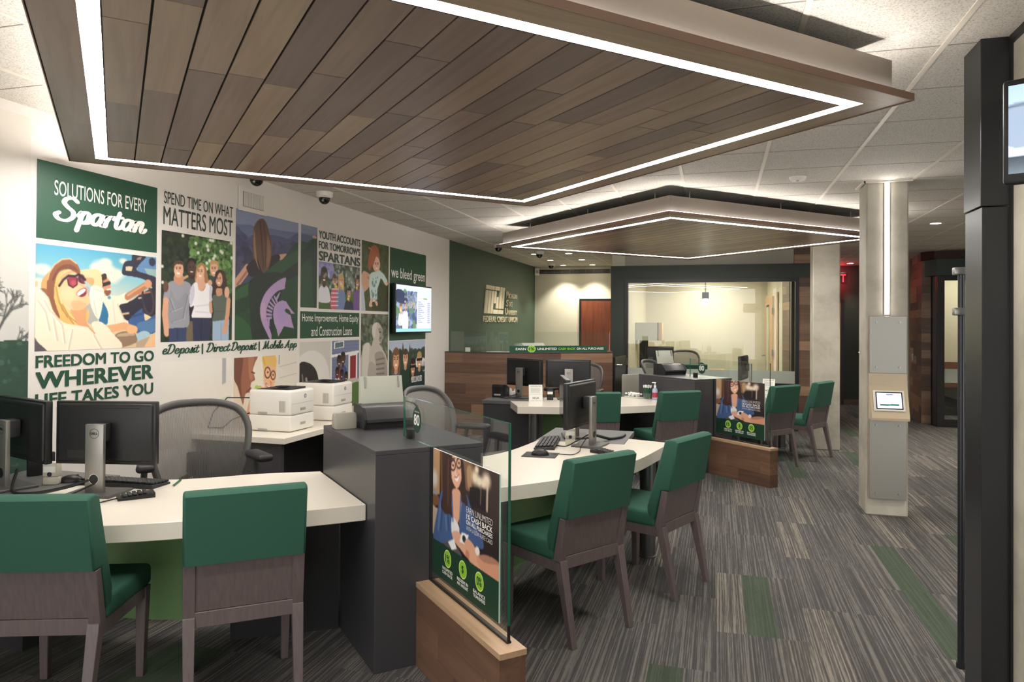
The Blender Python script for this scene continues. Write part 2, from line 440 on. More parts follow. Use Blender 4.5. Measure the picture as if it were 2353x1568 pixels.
# brush-script letters: strokes as (x, y) paths, x-height 1, advance width
SCRIPT = {
 'S': (1.25, [[(1.15, 1.75), (.85, 1.98), (.45, 1.9), (.3, 1.55), (.55, 1.2), (.95, .85), (1.0, .4), (.65, .02), (.15, .05), (-.1, .4), (.1, .62)]]),
 'p': (.95, [[(.1, .55), (.28, .95), (.3, .6), (.12, -.75)], [(.28, .6), (.5, .98), (.78, .85), (.75, .3), (.5, .0), (.25, .2)], [(.6, .02), (.8, .1), (.98, .35)]]),
 'a': (.92, [[(.78, .82), (.5, 1.0), (.18, .75), (.12, .25), (.35, .0), (.62, .3), (.8, .95)], [(.8, .95), (.7, .25), (.82, .0), (1.0, .2)]]),
 'r': (.72, [[(.08, .6), (.22, .95), (.2, .5), (.14, .0)], [(.2, .5), (.4, .9), (.62, .98), (.68, .78)]]),
 't': (.6, [[(.36, 1.5), (.2, .4), (.28, .02), (.48, .05), (.66, .3)], [(.02, 1.0), (.62, 1.06)]]),
 'n': (.98, [[(.08, .6), (.22, .95), (.2, .5), (.12, .0)], [(.2, .5), (.45, .95), (.68, .88), (.62, .3), (.7, .0), (.88, .08), (1.02, .32)]]),
 'e': (.78, [[(.12, .45), (.5, .55), (.62, .82), (.42, 1.0), (.16, .75), (.1, .3), (.32, .0), (.6, .08), (.82, .35)]]),
 'D': (1.25, [[(.42, 1.8), (.25, .9), (.12, .05)], [(.0, 1.55), (.35, 1.85), (.85, 1.75), (1.1, 1.2), (.95, .45), (.5, .02), (.1, .05), (-.05, .2)]]),
 'o': (.82, [[(.42, 1.0), (.16, .75), (.14, .25), (.36, .0), (.64, .2), (.7, .7), (.48, 1.0), (.42, 1.0)], [(.66, .8), (.86, .72)]]),
 's': (.66, [[(.1, .1), (.35, .55), (.48, 1.1), (.5, .7), (.58, .25), (.35, .0), (.1, .15)], [(.45, .02), (.7, .25)]]),
 'i': (.46, [[(.06, .5), (.24, .98), (.16, .2), (.28, .0), (.48, .25)], [(.3, 1.4), (.32, 1.42)]]),
 'c': (.72, [[(.6, .8), (.42, 1.0), (.16, .75), (.12, .25), (.34, .0), (.58, .08), (.76, .32)]]),
 'M': (1.75, [[(.0, .1), (.2, .05), (.42, 1.0), (.5, 1.85)], [(.5, 1.85), (.6, .9), (.68, .1)], [(.68, .1), (1.0, 1.1), (1.2, 1.85)], [(1.2, 1.85), (1.2, .6), (1.32, .02), (1.6, .25)]]),
 'b': (.86, [[(.1, .4), (.4, 1.3), (.42, 1.85), (.26, 1.7), (.14, .6), (.2, .08), (.46, .0), (.68, .35), (.62, .8), (.45, .85)], [(.6, .82), (.9, .75)]]),
 'l': (.48, [[(.06, .4), (.38, 1.3), (.4, 1.85), (.24, 1.7), (.14, .5), (.24, .02), (.5, .25)]]),
 'A': (1.35, [[(.0, .15), (.2, .05), (.6, 1.0), (.95, 1.85)], [(.95, 1.85), (.9, .9), (.95, .1), (1.2, .15)], [(.3, .7), (1.1, .75)]]),
 '|': (.7, [[(.35, -.35), (.35, 1.7)]]), ' ': (.45, [])}
def script_obj(name, body, box, y, m, parent, wgt=.16, slant=.18, label=None):
    mb = MB(); x = 0; segs = []
    for ch in body:
        adv, strokes = SCRIPT[ch]
        for st in strokes:
            segs.append([(x + px + (slant * py if ch != '|' else 0), py) for px, py in (catmull(st, 6) if len(st) > 2 else st)])
        x += adv
    allp = np.array([q for s_ in segs for q in s_]); mn = allp.min(0) - wgt / 2; mx_ = allp.max(0) + wgt / 2
    x0, x1, z0, z1 = box; sx = (x1 - x0) / (mx_[0] - mn[0]); sz = (z1 - z0) / (mx_[1] - mn[1])
    T = lambda q: (x0 + (q[0] - mn[0]) * sx, y, z0 + (q[1] - mn[1]) * sz)
    lift = 0.0
    T = lambda q: (x0 + (q[0] - mn[0]) * sx, y - lift, z0 + (q[1] - mn[1]) * sz)
    for s_ in segs:
        lift += .00003
        s_ = [np.array(q) for q in s_]; k = len(s_); L_, R_ = [], []
        for i in range(k):
            t = s_[min(i + 1, k - 1)] - s_[max(i - 1, 0)]; t = t / (np.linalg.norm(t) + 1e-9)
            ww = wgt * (.72 + .42 * abs(t[1])) / 2 if wgt > .1 else wgt / 2
            nn = np.array((-t[1], t[0])) * ww; L_.append(s_[i] + nn); R_.append(s_[i] - nn)
        lv = [mb.bm.verts.new(T(q)) for q in L_]; rv = [mb.bm.verts.new(T(q)) for q in R_]
        for i in range(k - 1): mb.bm.faces.new((rv[i], rv[i + 1], lv[i + 1], lv[i]))
        for e in (s_[0], s_[-1]):
            lift += .00001
            mb.bm.faces.new([mb.bm.verts.new(T(e + wgt * .45 * np.array((math.cos(a), math.sin(a))))) for a in np.linspace(0, 2 * PI, 11)[:-1]])
    return obj(name, mb, m, parent, 0, label)
# ---------------------------------------------------------------- printed pictures: a fine grid of coloured points per print
M_print = mat('photo_print', (128, 128, 128), .5); nt, N, L, B = nodes(M_print)
at = N.new('ShaderNodeAttribute'); at.attribute_name = 'ink'; L.new(at.outputs['Color'], B.inputs['Base Color'])
M_screenpic = mat('screen_picture', (128, 128, 128), .25); nt, N, L, B = nodes(M_screenpic)
at = N.new('ShaderNodeAttribute'); at.attribute_name = 'ink'; L.new(at.outputs['Color'], B.inputs['Base Color']); L.new(at.outputs['Color'], B.inputs['Emission Color']); B.inputs['Emission Strength'].default_value = .3
class Paint:
    """u to the right 0..1, v down 0..1; lengths in u are scaled by the print's aspect so circles stay round"""
    def __init__(s, w, h, cell, bg=(200, 200, 200), seed=1):
        s.w, s.h = w, h; s.nx = max(8, int(w / cell)); s.ny = max(8, int(h / cell)); s.as_ = h / w
        u = np.linspace(0, 1, s.nx + 1); v = np.linspace(0, 1, s.ny + 1)
        s.U, s.V = np.meshgrid(u, v); s.Vs = s.V * s.as_
        s.im = np.zeros(s.U.shape + (3,)); s.im[:] = bg; s.rng = np.random.RandomState(seed)
    def quad(s, *c):   # corners of the print as they are seen: top left, top right, bottom right, bottom left
        A = []; b = []
        for (x, y), (u, v) in zip(c, ((0, 0), (1, 0), (1, 1), (0, 1))):
            A += [[x, y, 1, 0, 0, 0, -u * x, -u * y], [0, 0, 0, x, y, 1, -v * x, -v * y]]; b += [u, v]
        s.hm = np.linalg.solve(np.array(A, float), np.array(b, float)); s.px = 2.0 / (abs(c[1][0] - c[0][0]) + abs(c[2][0] - c[3][0])); return s
    def q(s, pts):
        h = s.hm; return [((h[0] * x + h[1] * y + h[2]) / (h[6] * x + h[7] * y + 1), (h[3] * x + h[4] * y + h[5]) / (h[6] * x + h[7] * y + 1)) for x, y in pts]
    def S(s, pts, col, a=1.0): s.sm(s.q(pts), col, a)
    def Po(s, pts, col, a=1.0): s.poly(s.q(pts), col, a)
    def Ln(s, pts, wd, col, a=1.0): s.line(s.q(pts), wd * s.px, col, a)
    def E(s, x, y, rx, ry, col, soft=.12, a=1.0):
        (u, v), (u1, v1), (u2, v2) = s.q([(x, y), (x + rx, y), (x, y + ry)]); s.ell(u, v, abs(u1 - u), abs(v2 - v) * s.as_, col, 0, soft, a)
    def face(s, x, y, w, h, dk=(60, 40, 34), teeth=(248, 240, 232)):
        for g in (-.38, .38): s.E(x + g * w, y - .12 * h, w * .17, h * .07, dk); s.Ln([(x + g * w - w * .2, y - .3 * h), (x + g * w + w * .2, y - .3 * h)], w * .12, dk, .7)
        s.Ln([(x, y - .1 * h), (x + w * .08, y + .2 * h)], w * .16, dk, .25); s.E(x, y + .48 * h, w * .42, h * .1, teeth)
    def _put(s, a, col):
        a = np.clip(a, 0, 1)[..., None]; s.im = s.im * (1 - a) + np.array(col, float) * a
    def grad(s, stops, u0=0, u1=1, v0=0, v1=1, ax='v'):
        P = s.V if ax == 'v' else s.U
        ps = [q[0] for q in stops]; c = np.stack([np.interp(P, ps, [q[1][k] for q in stops]) for k in range(3)], -1)
        m = (s.U >= u0) & (s.U <= u1) & (s.V >= v0) & (s.V <= v1); s.im[m] = c[m]
    def ell(s, u, v, ru, rv, col, rot=0, soft=.12, a=1.0):   # rv in u units * aspect handled: radii in units of width
        x = s.U - u; y = s.Vs - v * s.as_; c, n = math.cos(rot), math.sin(rot)
        d = np.sqrt(((x * c + y * n) / ru) ** 2 + ((-x * n + y * c) / rv) ** 2)
        s._put(a * np.clip((1 - d) / soft + .5, 0, 1), col)
    def poly(s, pts, col, a=1.0):
        ins = np.zeros(s.U.shape, bool); n = len(pts)
        for i in range(n):
            (x1, y1), (x2, y2) = pts[i], pts[(i + 1) % n]
            if y1 == y2: continue
            c = ((y1 > s.V) != (y2 > s.V)) & (s.U < (x2 - x1) * (s.V - y1) / (y2 - y1) + x1); ins ^= c
        s._put(a * ins, col)
    def sm(s, pts, col, a=1.0, k=5):   # smooth closed outline
        p = [np.array(q, float) for q in pts]; n = len(p); o = []
        for i in range(n):
            a0, b0, c0, d0 = p[i - 1], p[i], p[(i + 1) % n], p[(i + 2) % n]
            for j in range(k):
                t = j / k; o.append(.5 * (2 * b0 + (c0 - a0) * t + (2 * a0 - 5 * b0 + 4 * c0 - d0) * t * t + (3 * b0 - a0 - 3 * c0 + d0) * t ** 3))
        s.poly([tuple(q) for q in o], col, a)
    def line(s, pts, wd, col, a=1.0):
        d = np.full(s.U.shape, 9.0)
        for (x1, y1), (x2, y2) in zip(pts, pts[1:]):
            y1 *= s.as_; y2 *= s.as_; dx, dy = x2 - x1, y2 - y1; t = np.clip(((s.U - x1) * dx + (s.Vs - y1) * dy) / (dx * dx + dy * dy + 1e-12), 0, 1)
            d = np.minimum(d, np.hypot(s.U - x1 - t * dx, s.Vs - y1 - t * dy))
        s._put(a * np.clip((wd / 2 - d) * s.nx * .8 + .5, 0, 1), col)
    def blobs(s, n, cols, r, u=(0, 1), v=(0, 1), a=.9):
        for _ in range(n):
            cu, cv = s.rng.uniform(*u), s.rng.uniform(*v); q = r * s.rng.uniform(.4, 1.2); c = cols[s.rng.randint(len(cols))]
            i0, i1 = max(0, int((cu - q) * s.nx)), min(s.nx + 1, int((cu + q) * s.nx) + 2); rv = q / s.as_
            j0, j1 = max(0, int((cv - rv) * s.ny)), min(s.ny + 1, int((cv + rv) * s.ny) + 2)
            if i1 <= i0 or j1 <= j0: continue
            d = np.hypot((s.U[j0:j1, i0:i1] - cu) / q, (s.Vs[j0:j1, i0:i1] - cv * s.as_) / q * s.rng.uniform(.8, 1.8))
            k = np.clip((1 - d) * 4, 0, 1)[..., None] * a; s.im[j0:j1, i0:i1] = s.im[j0:j1, i0:i1] * (1 - k) + np.array(c, float) * k
    def person(s, u, v, hd, skin, hair, top, wdt, bot, long_hair=False, neck='round', arms=None, smile=True):
        """front view bust: head centre (u, v), head half-width hd, shirt colour, shoulder half-width, bottom v"""
        k = 1 / s.as_
        if long_hair: s.ell(u, v + hd * .5 * k, hd * 1.28, hd * 2.1, hair)
        s.sm([(u - wdt, bot), (u - wdt * 1.02, v + hd * 3.1 * k), (u - wdt * .8, v + hd * 2.05 * k), (u - hd * .5, v + hd * 1.6 * k), (u + hd * .5, v + hd * 1.6 * k), (u + wdt * .8, v + hd * 2.05 * k), (u + wdt * 1.02, v + hd * 3.1 * k), (u + wdt, bot)], top)
        s.poly([(u - hd * .45, v), (u + hd * .45, v), (u + hd * .5, v + hd * 1.75 * k), (u, v + hd * (2.5 if neck == 'v' else 2.0) * k), (u - hd * .5, v + hd * 1.75 * k)], tuple(c * .86 for c in skin))
        s.ell(u, v - hd * .25 * k, hd * 1.1, hd * 1.35, hair)
        s.ell(u, v, hd * .95, hd * 1.3, skin)
        s.ell(u, v - hd * 1.05 * k, hd * .95, hd * .5, hair)
        for sg in (-1, 1):
            s.ell(u + sg * hd * .38, v - hd * .1 * k, hd * .16, hd * .1, (50, 36, 30)); s.line([(u + sg * hd * .2, v - hd * .36 * k), (u + sg * hd * .6, v - hd * .36 * k)], hd * .1, tuple(c * .5 for c in hair))
        s.line([(u, v), (u + hd * .06, v + hd * .3 * k)], hd * .16, tuple(c * .82 for c in skin))
        s.ell(u, v + hd * .68 * k, hd * .38, hd * .15, (246, 240, 234) if smile else (150, 80, 74))
        if long_hair:
            for sg in (-1, 1): s.sm([(u + sg * hd * .75, v - hd * .9 * k), (u + sg * hd * 1.2, v), (u + sg * hd * 1.3, v + hd * 2 * k), (u + sg * hd * .95, v + hd * 2.3 * k), (u + sg * hd * .85, v + hd * .6 * k)], hair)
    def blur(s, n=1):
        for _ in range(n):
            p = np.pad(s.im, ((1, 1), (1, 1), (0, 0)), 'edge'); s.im = (p[1:-1, 1:-1] * 2 + p[:-2, 1:-1] + p[2:, 1:-1] + p[1:-1, :-2] + p[1:-1, 2:]) / 6
    def grain(s, amt): s.im += s.rng.randn(*s.U.shape)[..., None] * amt
    def build(s, name, x0, z1, y, parent, m=None, label=None):
        nx, ny = s.nx, s.ny; nv = (nx + 1) * (ny + 1)
        co = np.empty((nv, 3)); co[:, 0] = x0 + s.U.ravel() * s.w; co[:, 1] = y; co[:, 2] = z1 - s.V.ravel() * s.h
        i = (np.arange(ny)[:, None] * (nx + 1) + np.arange(nx)[None]).ravel()
        q = np.stack([i, i + nx + 1, i + nx + 2, i + 1], 1).astype(np.int32)
        me = bpy.data.meshes.new(name); me.vertices.add(nv); me.vertices.foreach_set('co', co.ravel())
        me.loops.add(len(q) * 4); me.loops.foreach_set('vertex_index', q.ravel())
        me.polygons.add(len(q)); me.polygons.foreach_set('loop_start', np.arange(0, len(q) * 4, 4, dtype=np.int32))
        me.update(calc_edges=True)
        c = np.clip(s.im, 0, 255).reshape(-1, 3) / 255.0; c = np.where(c <= .04045, c / 12.92, ((c + .055) / 1.055) ** 2.4)
        at = me.color_attributes.new('ink', 'FLOAT_COLOR', 'POINT'); at.data.foreach_set('color', np.concatenate([c, np.ones((nv, 1))], 1).astype(np.float32).ravel())
        me.materials.append(m or M_print)
        o = bpy.data.objects.new(name, me); COL.objects.link(o); o.parent = parent
        if label: o['label'] = label
        return o
CELL = .0042
SKIN = (226, 172, 136); SKIN2 = (84, 54, 40); SKIN3 = (190, 140, 104)

def pic_tree(w, h):
    p = Paint(w, h, .006, (206, 202, 194), 3)
    p.grad([(0, (222, 214, 203)), (.35, (206, 204, 198)), (1, (190, 190, 184))])
    def br(u, v, ang, ln, wd, d):
        u2, v2 = u + math.cos(ang) * ln, v - math.sin(ang) * ln / p.as_
        p.line([(u, v), (u2, v2)], wd, (74, 76, 72))
        if d: 
            for _ in range(3): br(u2, v2, ang + p.rng.uniform(-.9, .9), ln * p.rng.uniform(.55, .8), wd * .62, d - 1)
    for u, v, a in ((.55, .55, .9), (.7, .52, .4), (.35, .56, 1.5), (.8, .58, .2)): br(u, v, a, .09, .012, 4)
    p.sm([(-.1, .46), (.3, .5), (.7, .56), (1.1, .6), (1.1, 1.1), (-.1, 1.1)], (44, 72, 58))
    p.blobs(900, [(50, 80, 64), (38, 62, 50), (64, 94, 76), (84, 108, 92)], .012, v=(.56, 1), a=.6)
    return p
def pic_car(w, h):
    p = Paint(w, h, .0034, seed=4).quad((43, 14), (997, 130), (987, 838), (30, 868))
    p.grad([(0, (84, 160, 190)), (.25, (134, 190, 202)), (.5, (206, 208, 190)), (.65, (226, 206, 168)), (1, (214, 190, 150))])
    for x, y, r in ((570, 200, 70), (620, 245, 66), (520, 212, 46), (690, 260, 50), (600, 165, 40), (640, 290, 60), (735, 158, 30), (100, 222, 56), (60, 215, 40), (70, 328, 50), (30, 330, 40)): p.E(x, y, r, r * .7, (240, 226, 202), .9, .85)
    p.Po([(850, 190), (905, 126), (1000, 135), (1000, 300), (930, 268), (845, 236)], (98, 138, 180)); p.Po([(900, 215), (1000, 225), (1000, 300), (930, 268)], (150, 178, 176))
    p.S([(724, 250), (745, 165), (800, 150), (812, 106), (915, 118), (862, 185), (842, 232), (930, 264), (1000, 300), (1000, 430), (940, 330), (860, 290), (760, 272)], (46, 46, 64)); p.Po([(755, 200), (810, 200), (800, 238), (752, 232)], (214, 196, 160)); p.E(965, 165, 26, 34, (50, 54, 74)); p.Po([(846, 130), (884, 120), (874, 146), (840, 150)], (150, 120, 110))
    p.S([(688, 505), (800, 470), (880, 415), (1000, 380), (1000, 600), (880, 570), (780, 630), (700, 570)], (42, 38, 54)); p.Ln([(860, 420), (950, 402)], 12, (206, 124, 96)); p.Ln([(855, 452), (890, 446)], 10, (230, 216, 200)); p.Ln([(710, 580), (775, 570)], 14, (206, 178, 140))
    p.S([(768, 645), (850, 555), (895, 540), (910, 630), (1000, 580), (1000, 710), (900, 745), (830, 720)], (60, 92, 144)); p.S([(840, 660), (920, 630), (1000, 620), (1000, 700), (900, 740)], (84, 122, 164)); p.Ln([(800, 600), (890, 570)], 16, (48, 74, 122))
    p.Ln([(930 + 42 * math.cos(a) + 14 * math.sin(a), 465 + 112 * math.sin(a)) for a in np.linspace(0, 6.3, 26)], 17, (74, 62, 64)); p.Ln([(890, 380), (892, 560)], 12, (50, 44, 52))
    p.S([(828, 745), (900, 710), (945, 742), (850, 790)], (168, 196, 206)); p.S([(1000, 715), (940, 790), (895, 845), (1000, 850)], (238, 188, 140)); p.Po([(835, 800), (945, 755), (900, 838), (835, 842)], (184, 160, 134))
    p.S([(662, 762), (700, 722), (800, 712), (838, 756), (830, 806), (690, 842)], (146, 118, 96)); p.S([(680, 752), (710, 732), (800, 724), (825, 745), (760, 752)], (188, 162, 132))
    p.S([(545, 500), (590, 484), (612, 540), (612, 640), (570, 668), (538, 615)], (46, 112, 152))
    p.S([(566, 450), (640, 432), (700, 430), (765, 410), (778, 480), (700, 512), (742, 610), (772, 655), (622, 684), (612, 560)], (234, 224, 200)); p.Ln([(690, 500), (740, 620)], 10, (206, 194, 168)); p.Ln([(650, 470), (668, 640)], 6, (212, 202, 180)); p.E(622, 446, 14, 12, (90, 150, 180))
    p.Ln([(768, 440), (850, 390), (925, 345)], 50, (184, 124, 90)); p.Ln([(770, 428), (850, 376), (915, 338)], 16, (214, 158, 118)); p.E(932, 338, 30, 34, (214, 156, 118)); p.Ln([(620, 695), (740, 672), (825, 700)], 52, (228, 170, 124)); p.E(800, 700, 42, 34, (234, 178, 132))
    p.E(600, 355, 33, 64, (204, 144, 106)); p.S([(556, 370), (558, 272), (596, 258), (602, 296), (576, 314), (570, 370)], (62, 44, 38)); p.Ln([(568, 346), (622, 330)], 24, (42, 34, 38)); p.S([(584, 392), (632, 388), (630, 418), (600, 432)], (132, 84, 60)); p.Ln([(606, 384), (628, 378)], 8, (246, 236, 226))
    p.S([(432, 376), (466, 372), (482, 440), (532, 625), (440, 630)], (176, 174, 166))
    p.S([(388, 236), (470, 220), (545, 230), (564, 300), (562, 376), (490, 352), (482, 316), (420, 288)], (242, 200, 152)); p.S([(420, 288), (500, 296), (488, 350), (440, 316)], (214, 160, 112)); p.S([(490, 352), (572, 372), (576, 450), (548, 600), (520, 604), (480, 520), (464, 432)], (238, 230, 212)); p.Ln([(492, 372), (568, 398)], 8, (212, 202, 182)); p.Ln([(500, 470), (520, 580)], 10, (216, 206, 190))
    p.S([(186, 340), (215, 258), (300, 218), (258, 300), (240, 420), (300, 540), (420, 600), (452, 530), (462, 590), (440, 642), (380, 668), (240, 642), (192, 510)], (228, 182, 108))
    for a, b, c in (((210, 420), (250, 540), (340, 650)), ((200, 360), (225, 480), (290, 600)), ((250, 500), (300, 590), (380, 655))): p.Ln([a, b, c], 9, (190, 140, 76)); p.Ln([(a[0] + 16, a[1]), (b[0] + 16, b[1]), (c[0] + 14, c[1])], 8, (246, 208, 140))
    p.S([(318, 530), (430, 515), (436, 620), (462, 684), (380, 662), (340, 600)], (218, 158, 112)); p.S([(224, 335), (236, 270), (290, 228), (350, 232), (402, 290), (434, 330), (426, 372), (472, 470), (444, 508), (400, 540), (325, 540), (262, 485), (236, 420)], (240, 192, 146)); p.E(300, 425, 62, 66, (248, 208, 166), .9, .8); p.S([(330, 470), (420, 480), (440, 505), (400, 536), (330, 530)], (228, 172, 126), .7); p.S([(235, 280), (300, 236), (340, 240), (280, 280), (240, 330)], (214, 160, 116), .8)
    p.S([(82, 356), (98, 292), (150, 236), (206, 214), (192, 320), (184, 430), (120, 402)], (212, 160, 104)); p.S([(80, 372), (140, 388), (176, 480), (120, 415)], (150, 98, 62))
    p.S([(128, 400), (138, 272), (188, 186), (250, 144), (312, 138), (362, 174), (390, 226), (390, 266), (345, 242), (300, 222), (232, 240), (196, 312), (186, 450), (232, 606), (180, 548), (150, 462)], (142, 90, 62)); p.S([(170, 300), (220, 210), (290, 180), (350, 200), (378, 244), (300, 214), (226, 230), (190, 300)], (112, 68, 50), .8); p.Ln([(136, 300), (148, 250), (190, 184), (250, 143), (312, 138), (362, 176)], 7, (232, 186, 138))
    p.E(332, 316, 40, 48, (150, 50, 70)); p.E(402, 298, 28, 38, (112, 46, 70)); p.E(340, 330, 22, 22, (200, 96, 100), .9, .7); p.Ln([(226, 352), (258, 304), (300, 272), (352, 276), (380, 262), (432, 304)], 15, (46, 34, 46)); p.Ln([(292, 300), (300, 345), (335, 366), (368, 342), (368, 290)], 8, (46, 34, 46)); p.Ln([(384, 280), (396, 330), (428, 332)], 7, (46, 34, 46))
    p.Ln([(386, 336), (424, 356)], 17, (230, 176, 132)); p.S([(360, 414), (395, 378), (436, 370), (442, 412), (420, 438), (380, 434)], (170, 70, 72)); p.S([(366, 414), (400, 382), (432, 378), (430, 396), (386, 430)], (252, 246, 238)); p.S([(384, 432), (430, 404), (436, 420), (404, 438)], (120, 44, 48))
    p.S([(20, 330), (60, 370), (120, 440), (180, 560), (260, 640), (380, 666), (460, 684), (505, 725), (482, 645), (560, 640), (640, 720), (694, 860), (0, 900), (0, 330)], (240, 228, 202)); p.E(46, 335, 12, 26, (236, 188, 146))
    for q in ([(60, 470), (120, 560), (150, 700)], [(110, 470), (180, 600), (210, 780)], [(330, 700), (300, 850)], [(500, 740), (560, 850)], [(170, 560), (250, 660), (270, 800)]): p.Ln(q, 13, (216, 202, 178)); p.Ln([(x - 12, y + 6) for x, y in q], 8, (248, 240, 222))
    p.Ln([(462, 684), (506, 728)], 9, (222, 150, 112)); p.S([(10, 740), (60, 800), (130, 875), (0, 890)], (92, 84, 88)); p.blur(); return p
def pic_group(w, h):
    p = Paint(w, h, .0038, (34, 46, 32), 5).quad((37, 27), (570, 120), (558, 855), (25, 866))
    p.blobs(1300, [(38, 54, 34), (24, 34, 26), (48, 66, 40), (30, 40, 30)], .04); p.blobs(500, [(84, 122, 60), (106, 144, 78), (66, 98, 50), (50, 80, 40), (120, 156, 90)], .032, u=(.36, 1), v=(.02, .36)); p.blobs(120, [(84, 118, 60), (60, 90, 46)], .03, u=(.86, 1), v=(.3, .5))
    for x, y in ((195, 72), (292, 130), (310, 200), (385, 180), (378, 150), (420, 110), (402, 106), (435, 225), (425, 245), (490, 200), (480, 190), (375, 278), (395, 260), (40, 300), (558, 128), (562, 240), (372, 322), (42, 420)): p.E(x, y, 11, 13, (226, 228, 216), .6)
    p.S([(188, 400), (230, 368), (300, 380), (322, 430), (300, 560), (240, 600), (240, 460)], (60, 68, 64)); p.Po([(225, 700), (280, 700), (275, 862), (214, 862)], (112, 98, 76)); p.Po([(245, 590), (285, 590), (275, 712), (234, 712)], (34, 34, 42)); p.S([(190, 385), (230, 366), (240, 378), (200, 400)], (206, 154, 124))
    p.S([(240, 330), (280, 330), (285, 385), (262, 396), (236, 380)], (60, 40, 34)); p.E(261, 268, 34, 30, (26, 22, 24)); p.E(260, 314, 31, 56, (82, 56, 46)); p.E(266, 300, 16, 24, (106, 74, 60), .9, .7); p.face(260, 316, 29, 56, (24, 18, 18))
    p.S([(384, 405), (420, 380), (480, 400), (524, 425), (520, 560), (400, 560)], (58, 68, 68)); p.E(428, 324, 30, 56, (226, 172, 142)); p.S([(396, 312), (400, 266), (430, 256), (462, 274), (460, 312), (444, 286), (408, 290)], (192, 152, 102)); p.face(426, 326, 28, 56)
    p.S([(44, 552), (74, 440), (124, 408), (172, 442), (206, 412), (252, 440), (252, 520), (240, 600), (230, 752), (80, 764), (76, 640), (86, 562)], (152, 152, 160)); p.S([(100, 480), (150, 560), (220, 500), (230, 640), (150, 720), (90, 700)], (138, 138, 146), .6)
    for q in ([(95, 540), (130, 640)], [(230, 520), (190, 700)], [(110, 720), (200, 690)], [(100, 640), (180, 610)]): p.Ln(q, 7, (122, 122, 130)); p.Ln([(x + 9, y) for x, y in q], 5, (170, 170, 176))
    p.S([(136, 360), (190, 360), (200, 412), (172, 444), (128, 410)], (202, 148, 118)); p.E(163, 324, 36, 62, (226, 172, 140)); p.E(150, 340, 18, 30, (238, 190, 160), .9, .7); p.S([(126, 330), (126, 272), (160, 256), (200, 272), (204, 326), (192, 290), (140, 288)], (80, 60, 48)); p.face(160, 326, 33, 60)
    p.Ln([(66, 560), (58, 660), (70, 770)], 38, (218, 164, 132)); p.E(72, 790, 22, 36, (220, 168, 138)); p.Po([(86, 764), (220, 758), (216, 866), (90, 868)], (54, 66, 100)); p.Ln([(150, 770), (150, 860)], 8, (40, 50, 80)); p.E(66, 452, 20, 42, (104, 70, 58))
    p.S([(286, 420), (296, 320), (320, 278), (350, 282), (372, 325), (384, 420), (350, 432)], (180, 132, 86)); p.S([(300, 380), (352, 380), (366, 440), (330, 492), (292, 440)], (224, 172, 142))
    p.S([(248, 480), (274, 430), (300, 424), (312, 474), (336, 490), (360, 462), (372, 424), (404, 442), (420, 484), (410, 560), (396, 600), (402, 692), (264, 690), (276, 600), (246, 602)], (238, 236, 238)); p.S([(248, 480), (274, 440), (280, 520), (250, 600)], (206, 202, 216)); p.S([(396, 450), (420, 484), (412, 560), (392, 560)], (206, 202, 216)); p.Ln([(290, 600), (390, 590)], 5, (212, 210, 216)); p.Ln([(285, 640), (385, 650)], 5, (212, 210, 216)); p.Ln([(400, 580), (404, 640)], 24, (214, 162, 132))
    p.E(324, 344, 31, 58, (234, 182, 150)); p.S([(292, 380), (298, 310), (320, 280), (350, 284), (330, 300), (306, 330)], (176, 128, 82)); p.S([(350, 290), (372, 330), (380, 420), (358, 420), (358, 340)], (166, 116, 76)); p.face(324, 346, 28, 56); p.Po([(264, 684), (402, 690), (390, 866), (270, 868)], (44, 50, 78)); p.Ln([(332, 700), (330, 860)], 7, (32, 36, 60)); p.E(398, 425, 16, 22, (222, 172, 142))
    p.S([(412, 545), (430, 400), (446, 340), (486, 330), (516, 372), (522, 500), (480, 522)], (66, 44, 40)); p.S([(414, 540), (440, 514), (520, 508), (552, 546), (520, 604), (512, 700), (470, 726), (414, 716), (424, 640)], (94, 102, 92)); p.S([(446, 470), (486, 470), (490, 510), (462, 528), (444, 512)], (204, 150, 118)); p.E(466, 400, 27, 54, (218, 164, 132)); p.S([(436, 420), (444, 350), (480, 336), (456, 370)], (66, 44, 40)); p.S([(488, 350), (516, 380), (522, 500), (492, 510), (494, 420)], (70, 46, 42)); p.face(464, 402, 25, 52)
    p.Ln([(420, 640), (505, 640)], 5, (80, 88, 78)); p.Po([(414, 716), (540, 700), (536, 860), (414, 862)], (162, 184, 208)); p.Ln([(480, 730), (478, 858)], 6, (132, 156, 184)); p.Ln([(536, 560), (528, 660), (510, 760)], 34, (216, 162, 130)); p.E(504, 782, 18, 28, (218, 164, 134)); p.E(524, 498, 19, 42, (228, 178, 150)); p.blur(); return p
